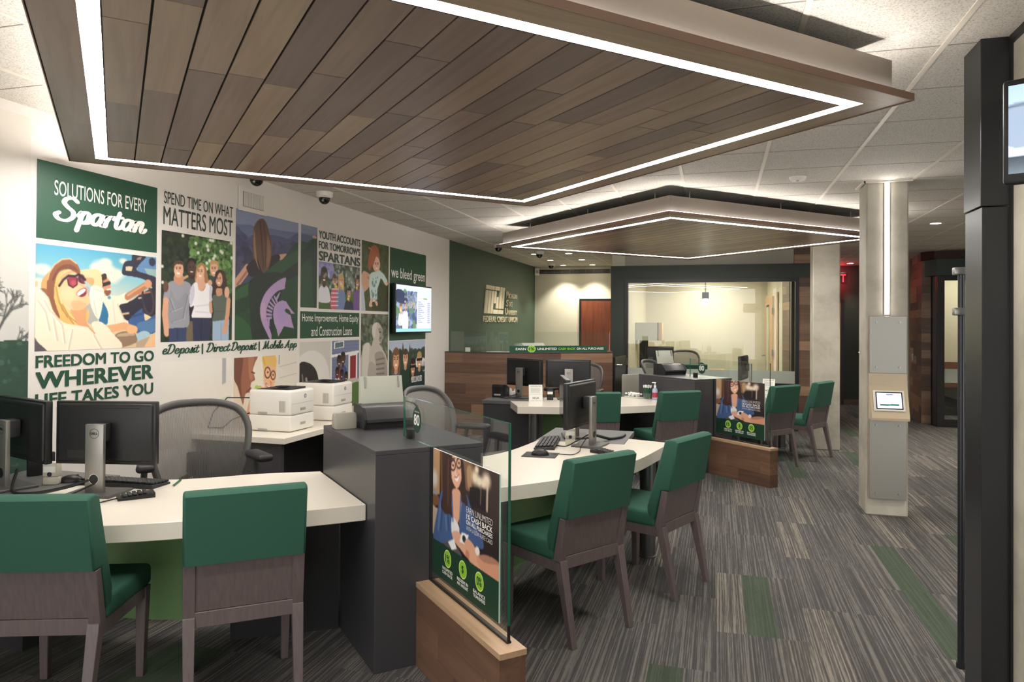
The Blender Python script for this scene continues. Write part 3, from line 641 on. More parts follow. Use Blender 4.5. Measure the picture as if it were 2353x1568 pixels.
def pic_flag(w, h):
    p = Paint(w, h, .0038, seed=6).quad((35, 20), (424, 118), (414, 836), (22, 845))
    p.grad([(0, (140, 150, 178)), (.14, (130, 140, 170)), (1, (60, 62, 84))])
    p.Po([(20, 112), (60, 122), (120, 124), (200, 150), (260, 150), (330, 165), (430, 178), (430, 600), (20, 600)], (106, 114, 148)); p.S([(20, 160), (80, 172), (150, 226), (230, 190), (300, 196), (360, 214), (440, 206), (440, 620), (10, 620)], (82, 86, 120)); p.S([(20, 200), (70, 214), (120, 270), (150, 300), (300, 260), (440, 262), (440, 620), (0, 620)], (68, 70, 102)); p.S([(20, 300), (100, 262), (146, 330), (140, 420), (10, 500)], (56, 54, 76))
    p.blobs(160, [(70, 72, 104), (60, 60, 88), (90, 94, 128)], .05, v=(.2, .55), a=.35)
    p.Ln([(104, 398), (62, 455), (22, 504)], 34, (208, 156, 128)); p.Ln([(112, 400), (72, 455), (40, 496)], 10, (160, 110, 92)); p.Ln([(296, 330), (346, 324)], 22, (206, 156, 128))
    p.S([(100, 384), (150, 336), (250, 320), (300, 312), (304, 346), (240, 402), (200, 442), (124, 446), (105, 412)], (42, 36, 40))
    p.S([(148, 135), (180, 92), (216, 100), (242, 180), (257, 290), (236, 404), (200, 422), (166, 340), (140, 336), (140, 220)], (100, 74, 60)); p.S([(150, 160), (162, 330), (180, 410), (150, 330), (142, 230)], (152, 116, 88)); p.S([(232, 190), (252, 300), (226, 396), (226, 280)], (136, 98, 76)); p.Ln([(186, 110), (196, 240), (204, 400)], 8, (74, 52, 44)); p.Ln([(208, 120), (222, 250), (214, 390)], 6, (80, 56, 46))
    p.S([(10, 548), (110, 482), (160, 456), (240, 402), (320, 346), (440, 262), (440, 860), (5, 860)], (36, 68, 46)); p.S([(10, 552), (124, 486), (112, 560), (20, 596)], (50, 88, 54)); p.S([(240, 404), (440, 274), (440, 350), (300, 432)], (44, 80, 52)); p.S([(300, 446), (440, 352), (440, 420), (340, 474)], (28, 46, 38)); p.S([(10, 690), (100, 736), (146, 850), (5, 860)], (48, 86, 54)); p.S([(118, 474), (240, 424), (330, 446), (300, 620), (240, 860), (140, 860), (118, 640)], (34, 48, 40)); p.S([(20, 610), (110, 570), (116, 640), (20, 680)], (30, 54, 40), .7)
    c = (178, 150, 192)
    p.S([(343, 457), (339, 500), (335, 526), (300, 536), (270, 560), (242, 600), (222, 660), (226, 720), (240, 770), (252, 812), (250, 842), (238, 834), (222, 800), (195, 740), (182, 680), (186, 620), (210, 560), (250, 510), (300, 472)], c); p.S([(309, 544), (296, 580), (284, 602), (278, 590), (292, 564)], c); p.S([(242, 706), (240, 740), (243, 762), (230, 742), (228, 716)], c)
    p.Po([(262, 690), (266, 650), (278, 622), (300, 604), (322, 598), (345, 605), (358, 628), (380, 660), (398, 681), (376, 682), (366, 660), (347, 648), (332, 660), (346, 676), (372, 690), (380, 730), (393, 773), (355, 765), (330, 760), (312, 795), (294, 824), (285, 780), (270, 740)], c)
    for q in ([(272, 574), (287, 606)], [(257, 588), (276, 618)], [(244, 610), (267, 634)], [(235, 634), (259, 650)], [(228, 658), (253, 668)], [(226, 684), (252, 688)], [(228, 708), (252, 706)]): p.Ln(q, 9, c)
    p.S([(182, 640), (210, 600), (215, 700), (190, 700)], (196, 162, 190), .5); p.S([(290, 640), (330, 620), (340, 720), (300, 740)], (166, 146, 200), .6); p.blur(); return p
def pic_flagedge(w, h):
    p = Paint(w, h, .004, seed=7).quad((440, 124), (540, 146), (533, 646), (431, 642)); p.grad([(0, (134, 144, 174)), (.1, (126, 134, 166)), (.12, (90, 96, 132)), (.4, (70, 74, 106))])
    p.S([(425, 268), (480, 236), (530, 200), (536, 205), (545, 660), (420, 660)], (38, 70, 50)); p.S([(425, 300), (480, 262), (528, 215), (534, 270), (500, 330), (430, 380)], (32, 54, 42)); p.S([(500, 300), (536, 260), (545, 660), (520, 660)], (30, 54, 42)); p.S([(440, 400), (500, 360), (505, 640), (440, 640)], (42, 74, 52), .7); p.E(522, 204, 14, 9, (200, 146, 122)); p.blur(); return p
def pic_kids(w, h):
    p = Paint(w, h, CELL, (52, 76, 44), 8)
    p.blobs(500, [(84, 100, 76), (60, 78, 56), (130, 140, 128), (44, 60, 40)], .05, v=(0, .5)); p.blobs(160, [(126, 130, 180), (160, 150, 200)], .06, u=(0, .3), v=(0, .25))
    p.grad([(.6, (88, 116, 60)), (1, (70, 96, 50))], v0=.66)
    p.sm([(.62, .14), (.8, .2), (.9, .6), (.7, .6)], (150, 158, 150), .5)
    p.person(.12, .3, .07, SKIN2, (30, 24, 20), (226, 224, 232), .13, .85); p.person(.37, .38, .055, SKIN3, (80, 56, 40), (206, 96, 120), .09, .98); p.person(.52, .36, .06, SKIN, (196, 160, 110), (120, 136, 178), .1, 1.0, True)
    for i in range(5): p.line([(.29, .56 + i * .09), (.45, .55 + i * .09)], .014, (236, 220, 224))
    p.person(.72, .62, .055, SKIN3, (40, 28, 22), (44, 52, 74), .11, 1.0); p.person(.94, .34, .055, SKIN3, (58, 40, 34), (120, 84, 150), .09, 1.0, True)
    for _ in range(26): 
        u, v = p.rng.uniform(.1, .95), p.rng.uniform(.05, .6); p.ell(u, v, .022, .022, (206, 214, 226), soft=.5, a=.55)
    for u, v in ((.4, .5), (.55, .47), (.7, .75), (.92, .48)): p.ell(u, v, .025, .02, (224, 214, 70))
    p.blur(); return p
def pic_baby(w, h):
    p = Paint(w, h, .004, (74, 84, 46), 9).quad((338, 70), (475, 103), (471, 440), (334, 434)); p.blobs(600, [(82, 92, 52), (66, 76, 42), (92, 100, 60), (58, 66, 38)], .06, a=.5); p.S([(400, 300), (475, 320), (475, 440), (390, 430)], (54, 58, 34), .6)
    p.S([(336, 250), (365, 238), (390, 272), (368, 320), (346, 352), (354, 440), (330, 440)], (214, 168, 142)); p.S([(334, 310), (346, 330), (354, 440), (330, 440)], (190, 202, 208)); p.Ln([(366, 262), (386, 280)], 5, (184, 136, 112))
    p.S([(374, 300), (380, 246), (405, 234), (430, 234), (432, 270), (416, 330), (412, 384), (384, 384), (378, 345)], (204, 224, 218)); p.Ln([(425, 242), (446, 262), (460, 288)], 16, (204, 224, 218)); p.E(463, 296, 7, 10, (236, 186, 162)); p.Ln([(386, 382), (380, 402)], 12, (234, 182, 156)); p.E(382, 408, 9, 7, (236, 186, 162)); p.Ln([(406, 382), (413, 400)], 10, (234, 182, 156)); p.blobs(40, [(120, 150, 170), (96, 130, 120)], .03, u=(.34, .6), v=(.5, .85), a=.7)
    p.S([(376, 230), (368, 190), (378, 130), (392, 100), (416, 105), (428, 150), (420, 180), (396, 190)], (170, 94, 62)); p.Ln([(372, 110), (388, 120)], 4, (196, 130, 90)); p.E(411, 195, 19, 40, (238, 188, 164)); p.S([(384, 190), (396, 130), (426, 150), (408, 160), (396, 200)], (178, 100, 66)); p.face(413, 200, 15, 36); p.blur(); return p
def pic_statue(w, h):
    p = Paint(w, h, .004, (82, 94, 74), 10).quad((334, 452), (472, 457), (470, 778), (332, 786)); p.blobs(800, [(70, 84, 60), (104, 112, 92), (56, 66, 48), (134, 140, 124)], .06, a=.6)
    a, b, c = (194, 186, 174), (144, 134, 124), (216, 210, 200)
    p.S([(330, 800), (340, 640), (350, 605), (372, 600), (386, 618), (396, 585), (424, 606), (446, 640), (466, 690), (474, 800)], a); p.S([(342, 780), (344, 640), (356, 608), (376, 606), (372, 680), (366, 780)], c, .8); p.S([(404, 660), (440, 650), (462, 700), (466, 780), (420, 780), (410, 720)], b, .7); p.S([(376, 700), (410, 720), (430, 780), (370, 790)], (170, 160, 150), .8)
    for i in range(4): p.Ln([(412, 690 + i * 24), (452, 684 + i * 26)], 4, (120, 110, 102))
    p.S([(388, 545), (394, 506), (420, 499), (440, 528), (443, 566), (436, 602), (420, 606), (396, 584)], a); p.S([(390, 540), (396, 510), (414, 502), (408, 540), (402, 576)], c, .8); p.S([(420, 530), (438, 530), (442, 566), (434, 600), (424, 590), (428, 556)], b, .8); p.E(430, 548, 6, 4, (90, 82, 76)); p.Ln([(428, 580), (438, 578)], 3, (100, 90, 84)); p.blur(); return p
def pic_involved(w, h):
    p = Paint(w, h, CELL, (178, 190, 208), 11); p.blobs(200, [(56, 74, 60), (70, 88, 74), (44, 60, 50)], .08, v=(.22, .6)); p.grad([(.55, (70, 90, 66)), (1, (60, 80, 60))], v0=.62)
    for u, hh in ((.36, .02), (.55, .06), (.68, .24), (.9, .18)): p.poly([(u, hh), (u + .09, .55), (u - .09, .55)], (52, 70, 58))
    p.blobs(40, [(236, 236, 236), (200, 200, 205)], .03, u=(.7, 1), v=(.38, .5))
    p.person(.18, .34, .085, SKIN, (120, 84, 56), (92, 100, 128), .17, 1.05, True); p.person(.43, .33, .07, SKIN, (80, 58, 42), (34, 62, 50), .15, 1.05); p.person(.64, .52, .07, SKIN3, (40, 30, 26), (30, 52, 46), .13, 1.05, True); p.person(.83, .4, .07, SKIN, (180, 150, 96), (34, 58, 60), .15, 1.05)
    p.line([(.57, .5), (.71, .5)], .03, (26, 22, 24)); p.line([(.76, .38), (.9, .38)], .03, (26, 22, 24)); p.blur(); return p
def pic_house(w, h):
    p = Paint(w, h, CELL, (206, 202, 194), 12)
    p.grad([(0, (120, 128, 158)), (1, (108, 116, 146))], u0=.5)
    for i in range(14): p.line([(.5, .03 + i * .05), (1, .02 + i * .05)], .004, (96, 104, 134))
    p.poly([(.54, .02), (.72, .0), (.72, .1), (.54, .12)], (236, 236, 236)); p.poly([(.56, .03), (.7, .02), (.7, .09), (.56, .11)], (90, 110, 120)); p.poly([(.5, .2), (1, .16), (1, .2), (.5, .24)], (236, 234, 230)); p.poly([(.8, .2), (.97, .19), (.97, .62), (.8, .64)], (236, 232, 226)); p.poly([(.83, .24), (.94, .23), (.94, .6), (.83, .62)], (140, 40, 48))
    p.sm([(.5, .66), (1.02, .6), (1.02, 1.02), (.5, 1.02)], (190, 184, 172)); p.sm([(.78, .72), (1.02, .66), (1.02, 1.02), (.72, 1.02)], (92, 120, 62))
    p.poly([(0, 0), (.485, 0), (.485, 1), (0, 1)], (204, 200, 190)); p.sm([(.0, .2), (.2, .12), (.4, .26), (.48, .6), (.48, 1.05), (.2, 1.05), (.28, .6), (.1, .36), (.0, .4)], (222, 218, 210)); p.sm([(-.02, .34), (.12, .28), (.26, .42), (.3, .72), (.22, 1.0), (-.02, 1.0)], (44, 40, 36)); p.line([(.1, .5), (.2, .9)], .03, (150, 146, 140)); p.line([(.04, .44), (.1, .94)], .02, (120, 116, 110)); p.poly([(.488, 0), (.505, 0), (.505, 1), (.488, 1)], (232, 230, 224))
    p.person(.7, .27, .04, SKIN2, (26, 20, 18), (70, 84, 130), .07, .8); p.person(.63, .3, .035, SKIN2, (30, 22, 20), (140, 60, 70), .06, .82); p.person(.6, .46, .03, SKIN2, (26, 20, 18), (226, 226, 232), .05, .86); p.person(.68, .5, .03, SKIN2, (26, 20, 18), (220, 220, 226), .05, .88); p.person(.76, .54, .03, SKIN2, (26, 20, 18), (222, 160, 166), .05, .9); p.blur(); return p
def pic_interior(w, h):
    p = Paint(w, h, CELL, (226, 220, 210), 13); p.grad([(0, (230, 225, 216)), (.55, (224, 216, 205)), (1, (206, 198, 186))])
    p.poly([(.86, 0), (.92, 0), (.92, .32), (.86, .34)], (172, 170, 172)); p.line([(0, .66), (1, .5)], .006, (150, 178, 166)); p.sm([(.02, .7), (.5, .6), (.98, .56), (1.0, 1.05), (.0, 1.05)], (212, 204, 192)); p.blur(); return p
def pic_woman(w, h):
    p = Paint(w, h, .0038, (226, 214, 192), 14).quad((721, 168), (1290, 148), (1284, 506), (712, 578)); p.grad([(0, (230, 222, 206)), (1, (222, 208, 188))]); p.Po([(1110, 150), (1290, 148), (1284, 520), (1110, 520)], (224, 218, 206)); p.Po([(895, 155), (975, 152), (975, 420), (880, 420)], (232, 224, 206)); p.Ln([(1128, 150), (1126, 200)], 8, (150, 146, 140))
    for y in (205, 265, 330): p.Ln([(1130, y + 12), (1284, y - 12)], 4, (186, 182, 174))
    p.S([(715, 250), (760, 330), (800, 415), (780, 590), (700, 600)], (222, 204, 180)); p.S([(715, 165), (922, 155), (908, 195), (890, 235), (908, 284), (872, 302), (862, 350), (822, 362), (797, 418), (765, 335), (722, 280)], (154, 98, 76)); p.S([(715, 165), (800, 160), (780, 300), (790, 400), (750, 320), (715, 270)], (112, 68, 54), .9); p.S([(850, 170), (900, 165), (886, 235), (896, 275), (860, 280)], (186, 128, 102), .7); p.Ln([(832, 352), (870, 330)], 8, (110, 54, 50)); p.Ln([(878, 245), (905, 250)], 7, (90, 50, 42))
    p.S([(905, 335), (870, 372), (814, 505), (842, 566), (882, 470), (918, 430)], (222, 164, 128)); p.S([(1058, 350), (1085, 400), (1075, 440), (1055, 430)], (222, 164, 128)); p.S([(948, 322), (990, 330), (1050, 345), (1010, 420)], (222, 164, 128)); p.S([(903, 337), (945, 320), (980, 362), (1005, 414), (1040, 380), (1058, 343), (1064, 420), (1050, 520), (915, 520)], (166, 206, 92)); p.Ln([(960, 350), (1000, 416)], 6, (136, 176, 70))
    p.S([(985, 260), (1000, 205), (1090, 205), (1093, 280), (1062, 342), (1030, 368), (1000, 335)], (236, 182, 144)); p.S([(974, 162), (1040, 146), (1098, 160), (1100, 214), (1080, 216), (1012, 212), (992, 250), (984, 215)], (228, 188, 108)); p.Ln([(985, 170), (1000, 205)], 6, (200, 156, 80)); p.S([(1040, 290), (1060, 300), (1050, 320)], (214, 152, 118))
    for cx, cy, r in ((1022, 248, 25), (1072, 262, 20)): p.Ln([(cx + r * math.cos(a), cy + r * 1.15 * math.sin(a)) for a in np.linspace(0, 6.3, 18)], 7, (86, 58, 52))
    p.E(1024, 246, 7, 5, (60, 44, 40)); p.E(1072, 260, 6, 5, (60, 44, 40)); p.Ln([(1010, 310), (1028, 326), (1048, 322)], 12, (180, 70, 76)); p.Ln([(1012, 312), (1030, 324), (1046, 320)], 6, (250, 244, 240)); p.blur(); return p
def pic_poster(w, h):
    p = Paint(w, h, .0026, (44, 34, 33), 15).quad((33, 22), (361, 155), (361, 884), (33, 625))
    p.grad([(0, (70, 54, 48)), (.3, (52, 40, 38)), (.73, (30, 25, 26))]); p.Po([(30, 18), (66, 34), (66, 250), (30, 250)], (184, 146, 108)); p.Ln([(72, 40), (76, 230)], 12, (112, 76, 50)); p.E(40, 170, 14, 40, (222, 214, 202), .9); p.E(44, 245, 10, 16, (150, 160, 178), .9); p.S([(30, 250), (60, 260), (60, 300), (30, 300)], (130, 88, 60)); p.Po([(30, 300), (60, 320), (60, 440), (30, 440)], (196, 172, 150))
    p.S([(172, 85), (230, 110), (226, 220), (190, 220)], (126, 94, 70)); p.S([(200, 120), (222, 120), (220, 220), (204, 210)], (188, 152, 114), .8); p.Po([(215, 215), (318, 232), (318, 340), (215, 310)], (34, 28, 30)); p.S([(310, 160), (365, 170), (365, 420), (320, 400)], (60, 46, 44))
    for x, y, rx, ry in ((240, 170, 16, 34), (262, 190, 16, 26), (296, 186, 20, 36), (248, 130, 10, 18), (282, 200, 12, 22)): p.E(x, y, rx, ry, (238, 220, 192), 1.0)
    p.Ln([(302, 200), (300, 330)], 9, (226, 202, 172), .8); p.Ln([(270, 210), (268, 300)], 5, (160, 136, 110), .6)
    p.S([(36, 470), (55, 330), (76, 228), (112, 250), (128, 330), (134, 400), (142, 480), (80, 490)], (72, 98, 144)); p.S([(172, 300), (196, 248), (226, 330), (272, 440), (282, 520), (220, 490), (168, 450)], (66, 90, 136))
    for q in ([(70, 300), (60, 420)], [(92, 280), (100, 420)], [(210, 330), (250, 440)]): p.Ln(q, 9, (104, 130, 172), .8); p.Ln([(x + 12, y) for x, y in q], 6, (48, 68, 108), .8)
    p.S([(86, 330), (72, 300), (90, 200), (96, 60), (130, 40), (170, 70), (182, 110), (192, 220), (204, 310), (172, 290), (150, 400), (120, 350)], (64, 42, 36)); p.S([(128, 230), (166, 236), (172, 330), (150, 400), (128, 330)], (222, 168, 138)); p.S([(128, 362), (160, 402), (162, 446), (128, 446)], (232, 230, 230)); p.Ln([(126, 250), (132, 380)], 6, (84, 110, 156)); p.Ln([(170, 260), (166, 400)], 6, (84, 110, 156))
    p.S([(120, 50), (172, 66), (178, 120), (172, 180), (156, 220), (138, 208), (122, 160), (116, 100)], (232, 180, 150)); p.E(140, 150, 14, 26, (242, 198, 168), .9, .7); p.S([(96, 60), (128, 34), (122, 110), (126, 230), (118, 340), (80, 310)], (70, 46, 40)); p.Ln([(108, 80), (106, 300)], 6, (98, 68, 54)); p.S([(168, 60), (184, 110), (194, 230), (202, 305), (178, 270), (174, 180)], (60, 40, 34))
    for cx, cy in ((131, 108), (160, 98)): p.Ln([(cx + 12 * math.cos(a), cy + 25 * math.sin(a)) for a in np.linspace(0, 6.3, 20)], 3.2, (26, 22, 24)); p.E(cx, cy, 5, 5, (56, 40, 34)); p.Ln([(cx - 9, cy - 34), (cx + 8, cy - 32)], 3, (70, 46, 40))
    p.Ln([(149, 118), (152, 146)], 4, (206, 148, 120)); p.S([(140, 166), (160, 154), (158, 178), (148, 186)], (250, 244, 240)); p.Ln([(139, 165), (149, 168), (161, 153)], 3, (186, 90, 90))
    p.S([(128, 440), (150, 430), (176, 450), (200, 480), (206, 560), (170, 520), (140, 480)], (226, 172, 142)); p.Po([(176, 436), (211, 452), (199, 502), (165, 482)], (240, 240, 238)); p.E(188, 470, 9, 17, (30, 40, 36)); p.S([(88, 492), (130, 478), (176, 548), (160, 570), (110, 520)], (90, 84, 84)); p.Po([(108, 482), (138, 468), (152, 518), (128, 524)], (242, 242, 240))
    p.S([(190, 500), (204, 468), (236, 500), (262, 560), (300, 590), (370, 610), (370, 700), (250, 610), (210, 570)], (220, 164, 134)); p.E(254, 530, 12, 22, (236, 226, 218)); p.S([(250, 560), (300, 550), (370, 600), (370, 690), (280, 630)], (206, 146, 116), .8); p.E(205, 545, 10, 20, (200, 130, 104)); p.blur(2)
    p.Po([(20, 450), (33, 460), (361, 682), (380, 694), (380, 920), (20, 650)], (24, 60, 42)); p.blur(); return p
def pic_tv(w, h):
    p = Paint(w, h, CELL, (196, 216, 232), 16); p.grad([(0, (206, 224, 236)), (1, (176, 198, 226))])
    p.poly([(0, .12), (.56, .12), (.56, .96), (0, .96)], (120, 138, 170)); p.blobs(200, [(86, 130, 90), (150, 160, 200), (96, 110, 150), (60, 76, 116)], .05, u=(0, .56), v=(.14, .95)); p.poly([(.56, .14), (.98, .2), (.98, .98), (.56, .98)], (206, 208, 236))
    p.sm([(.0, .12), (.16, .12), (.3, .3), (.22, .4), (.0, .34)], (50, 58, 90)); p.person(.12, .5, .035, SKIN, (120, 90, 70), (226, 226, 232), .06, .85); p.person(.24, .44, .035, SKIN3, (60, 44, 40), (200, 206, 230), .07, .95)
    for i in range(11): p.line([(.6, .34 + i * .045), (.68 + .05 * (i % 3), .34 + i * .045)], .008, (130, 150, 170)); p.line([(.88, .35 + i * .045), (.95, .35 + i * .045)], .008, (110, 124, 150))
    p.line([(.76, .26), (.86, .265)], .014, (110, 170, 110)); p.poly([(0, .93), (1, .93), (1, 1), (0, 1)], (140, 200, 200)); return p
def pic_tablet(w, h):
    p = Paint(w, h, .0022, (214, 228, 246), 17); p.poly([(.12, .74), (.88, .72), (.88, .82), (.12, .84)], (36, 84, 74)); p.line([(.4, .1), (.64, .1)], .03, (70, 80, 90)); p.line([(.42, .17), (.68, .17)], .014, (110, 120, 130)); p.ell(.86, .1, .02, .02, (210, 110, 90)); p.line([(.1, .3), (.4, .3)], .012, (170, 190, 214)); p.line([(.1, .42), (.36, .42)], .012, (180, 196, 216)); return p
def pic_wallscreen(w, h):
    p = Paint(w, h, .004, (196, 208, 226), 18); p.grad([(0, (168, 196, 214)), (.3, (186, 204, 226)), (.8, (206, 218, 240)), (.81, (60, 70, 80)), (1, (110, 124, 136))])
    p.sm([(.0, .24), (.14, .2), (.36, .18), (.38, .5), (.42, .66), (.2, .68), (.0, .68)], (150, 168, 190)); p.line([(.0, .24), (.36, .18), (.4, .6), (.44, .66)], .012, (90, 104, 122)); return p
# ================================================================= CANOPIES (the room's large lights)
ZC = 2.81
def canopy(name, label, cx, cy):
    root = thing(name, label, 'ceiling canopy', (cx, cy, 0), PI / 4)
    Hh = 1.585; li = 1.449; lw = .062; ii = li - lw
    mb = MB(); n = int(2 * ii / .135); pitch = 2 * ii / n
    for i in range(n):
        x = -ii + pitch * (i + .5); y = -ii
        nxt = y + random.uniform(.3, 1.1)
        while y < ii - .02:
            e = min(nxt, ii)
            if ii - e < .2: e = ii
            mb.board((x, (y + e) / 2, 2.5465), (pitch - .008, e - y - .001 - (.012 if abs(y + ii) < 1e-4 or abs(e - ii) < 1e-4 else 0), .013), 0, M_soffit, along='y')
            y = e; nxt = y + random.uniform(.7, 1.5)
    obj('soffit_boards', mb, M_soffit, root, 0, 'grey-brown timber boards of the soffit')
    mb = MB()
    for k in range(4):
        R = Matrix.Rotation(k * PI / 2, 4, 'Z')
        a, b = Hh - .004, li
        cuts = sorted([-1, 1] + [random.uniform(-.6, .7)])
        for s0, s1 in zip(cuts, cuts[1:]):
            q = [(-b if s0 == -1 else s0 * b, -b), (-a if s0 == -1 else s0 * b, -a), (a if s1 == 1 else s1 * b, -a), (b if s1 == 1 else s1 * b, -b)]
            vs = mb.prism(q, 2.54, 2.553, M_soffit, M=R); o = Vector((random.random() * 40, random.random() * 40, 0)); t = random.random()
            for v in vs: v[mb.gc] = (R.inverted() @ v.co) + o; v[mb.fi] = t
    obj('rim_boards', mb, M_soffit, root, 0)
    mb = MB()
    for k in range(4): mb.span((-ii, -ii, 2.5395), (ii - .005, -ii + .005, 2.553), M_reveal, M=Matrix.Rotation(k * PI / 2, 4, 'Z'))
    obj('channel_edge', mb, M_reveal, root, 0)
    mb = MB(); mb.span((-Hh, -Hh, 2.553), (Hh, Hh, 2.566), M_reveal); obj('backing_panel', mb, M_reveal, root, 0)
    mb = MB()
    for k in range(4):
        R = Matrix.Rotation(k * PI / 2, 4, 'Z'); mb.span((-Hh, -Hh - .004, 2.537), (Hh + .004, -Hh, 2.568), M_copperedge, M=R)
    obj('edge_trim', mb, M_copperedge, root, 0, 'copper coloured edge strip')
    fa = 1.528; mb = MB()
    for k in range(4):
        R = Matrix.Rotation(k * PI / 2, 4, 'Z'); mb.span((-fa, -fa, 2.566), (fa - .01, -fa + .01, 2.715), M_copper, M=R)
    obj('fascia', mb, M_copper, root, 0, 'brushed bronze fascia')
    mb = MB(); mb.span((-fa + .03, -fa + .03, 2.60), (fa - .03, fa - .03, 2.66), M_reveal); obj('core_box', mb, M_reveal, root, 0)
    for k in range(4):
        R = Matrix.Rotation(k * PI / 2, 4, 'Z'); mb = MB()
        j = (-.28, .3, -.45, .22)[k]
        mb.prism([(-li, -li), (j - .006, -li), (j - .006, -ii), (-ii, -ii)], 2.5405, 2.549, M_led, M=R)
        mb.prism([(j + .006, -li), (li, -li), (ii, -ii), (j + .006, -ii)], 2.5405, 2.549, M_led, M=R)
        obj('light_strip', mb, M_led, root, 0, 'glowing white light strip')
        mb = MB(); mb.span((-Hh + .03, -Hh + .022, 2.568), (Hh - .03, -Hh + .036, 2.575), M_ledup, M=R); obj('uplight_strip', mb, M_ledup, root, 0, 'thin light strip on top of the lip')
    for k in range(4):
        for t in (-.95, 0.05, .95):
            R = Matrix.Rotation(k * PI / 2, 4, 'Z'); p = R @ Vector((t * 1.2, -1.36, 0)); mb = MB()
            mb.cyl((p.x, p.y, 2.735), .006, .15, M_steel, 8); obj('hanger_rod', mb, M_steel, root)
    return root
can = canopy('ceiling_canopy', 'large square timber canopy with light strips hanging over the nearest desks', -1.458, 3.345)
canopy('ceiling_canopy', 'farther square timber canopy hanging between the near canopy and the glass office', -.41, 8.5)

def downlight(x, y, label, watt=DOWN_W, vis=True):
    root = thing('downlight', label, 'light', (x, y, ZC))
    mb = MB(); mb.lathe([(.075, 0), (.078, -.004), (.06, -.006), (.055, 0)], M_tbar, 24); obj('trim_ring', mb, M_tbar, root)
    mb = MB(); mb.lathe([(0.0, -.002), (.054, -.002), (.054, 0.0)], M_lamp, 24); obj('lamp_lens', mb, M_lamp, root)
    ld = bpy.data.lights.new('downlight_beam', 'SPOT'); ld.energy = watt; ld.spot_size = math.radians(100); ld.spot_blend = .6; ld.color = (1, .93, .82); ld.shadow_soft_size = .05
    lo = bpy.data.objects.new('downlight_beam', ld); COL.objects.link(lo); lo.parent = root; lo.location = (0, 0, -.02)
    return root
for x, y, l in [(-3.09, 12.13, 'recessed downlight in the teller ceiling, left of the first pair'), (-2.48, 12.13, 'recessed downlight in the teller ceiling, right of the first pair'),
                (-3.09, 13.36, 'recessed downlight in the teller ceiling, left of the middle pair'), (-2.48, 13.36, 'recessed downlight in the teller ceiling, right of the middle pair'),
                (-3.09, 14.55, 'recessed downlight nearest the green wall and the slot diffuser'), (-2.48, 14.55, 'recessed downlight nearest the slot diffuser, above the red-brown door')]:
    downlight(x, y, l, 34)
downlight(2.464, 9.49, 'recessed downlight between the concrete pillar and the dark metal column', 45)
downlight(2.47, 15.2, 'recessed downlight by the exit sign at the end of the corridor', 14)
downlight(3.75, 10.8, 'unseen recessed downlight added to brighten the far right timber wall and glass front', 70)  # hidden lamp, added to lift the timber walls and ceiling back here
downlight(2.47, 5.2, 'unseen recessed downlight added as fill over the aisle near the dark metal column', 45)  # out-of-view lamp added as fill on the right side
downlight(-.4, -.5, 'unseen recessed downlight added as fill over the aisle beside the entrance wall', 45)  # lamp behind the camera, added for general fill

# ================================================================= SHELL
XL = -3.784
mb = MB(); mb.flat([(-4.2, -2.2, 0), (5.2, -2.2, 0), (5.2, 16.6, 0), (-4.2, 16.6, 0)]); struct('floor', mb, M_carpet, None, 0)
mb = MB(); mb.span((-4.2, -2.2, ZC), (5.2, 16.6, ZC + .1)); ceil = struct('ceiling', mb, M_tile, None, 0)
mb = MB()
for k in range(-7, 9):
    x = .325 + .611 * k
    mb.span((x - .012, -2.2, ZC - .005), (x + .012, 15.7, ZC + .002), M_tbar)
obj('grid_bars', mb, M_tbar, ceil, 0)
mb = MB()
for k in range(-11, 18):
    y = 4.715 + .613 * k; mb.span((XL, y - .004, ZC - .0015), (5, y + .004, ZC + .002), M_seam)
obj('tile_joints', mb, M_seam, ceil, 0)
mb = MB(); mb.span((-3.95, -2.2, 0), (XL, 9.81, ZC), M_white); mb.span((-3.95, 9.81, 0), (XL, 15.05, ZC), M_greenwall); struct('wall_left', mb, None, None, 0)
mb = MB(); mb.span((XL, 14.9, 0), (-1.658, 15.05, ZC), M_cream); wb = struct('wall_back', mb, M_cream, None, 0)
mb = MB(); mb.span((5.0, 3.6, 0), (5.15, 16.5, ZC), M_cream); struct('wall_far_right', mb, M_cream, None, 0)
mb = MB(); mb.span((1.18, -2.0, 0), (1.36, 3.45, ZC)); struct('wall_right', mb, M_conc, None, 0)
mb = MB(); mb.span((1.168, -2.0, 2.775), (1.1805, 3.44, ZC)); struct('trim_1', mb, M_frame, None, 0)
# corridor end
mb = MB(); mb.span((1.3, 15.75, 0), (5.0, 15.9, ZC)); struct('wall_corridor_end', mb, M_darkgreen, None, 0)
mb = MB()
for i in range(9): mb.board((2.9 + .2, 15.74, .05), (.9, .02, .1), 0, M_walnut, .2 + .05 * i) if i == 0 else None
mb.board((2.75, 15.735, .055), (.75, .02, .11), 0, M_walnut, .1); struct('baseboard_corridor', mb, M_walnut, None, 0)
mb = MB(); mb.span((1.5, 15.70, 0), (2.44, 15.76, 2.12), M_frame); d2 = struct('door_2', mb, M_frame, None, 0)
mb = MB(); mb.span((1.56, 15.685, .01), (2.38, 15.72, 2.06), M_doorred); obj('door_leaf', mb, M_doorred, d2, 0)
mb = MB(); mb.span((2.26, 15.66, .95), (2.36, 15.69, 1.12), M_chrome, .005); mb.span((1.7, 15.64, 1.02), (2.36, 15.665, 1.07), M_chrome, .008); obj('push_bar', mb, M_chrome, d2)
ks = thing('wall_sensor', 'small black round sensor on the dark green corridor wall', 'sensor', (2.72, 15.75, 1.06)); mb = MB(); mb.cyl((0, -.02, 0), .035, .04, M_black, 16, 'Y'); obj('housing', mb, M_black, ks); mb = MB(); mb.ball((0, -.043, 0), .008, M_lamp); obj('indicator', mb, mat('indicator_yellow', (250, 220, 120), .3), ks)
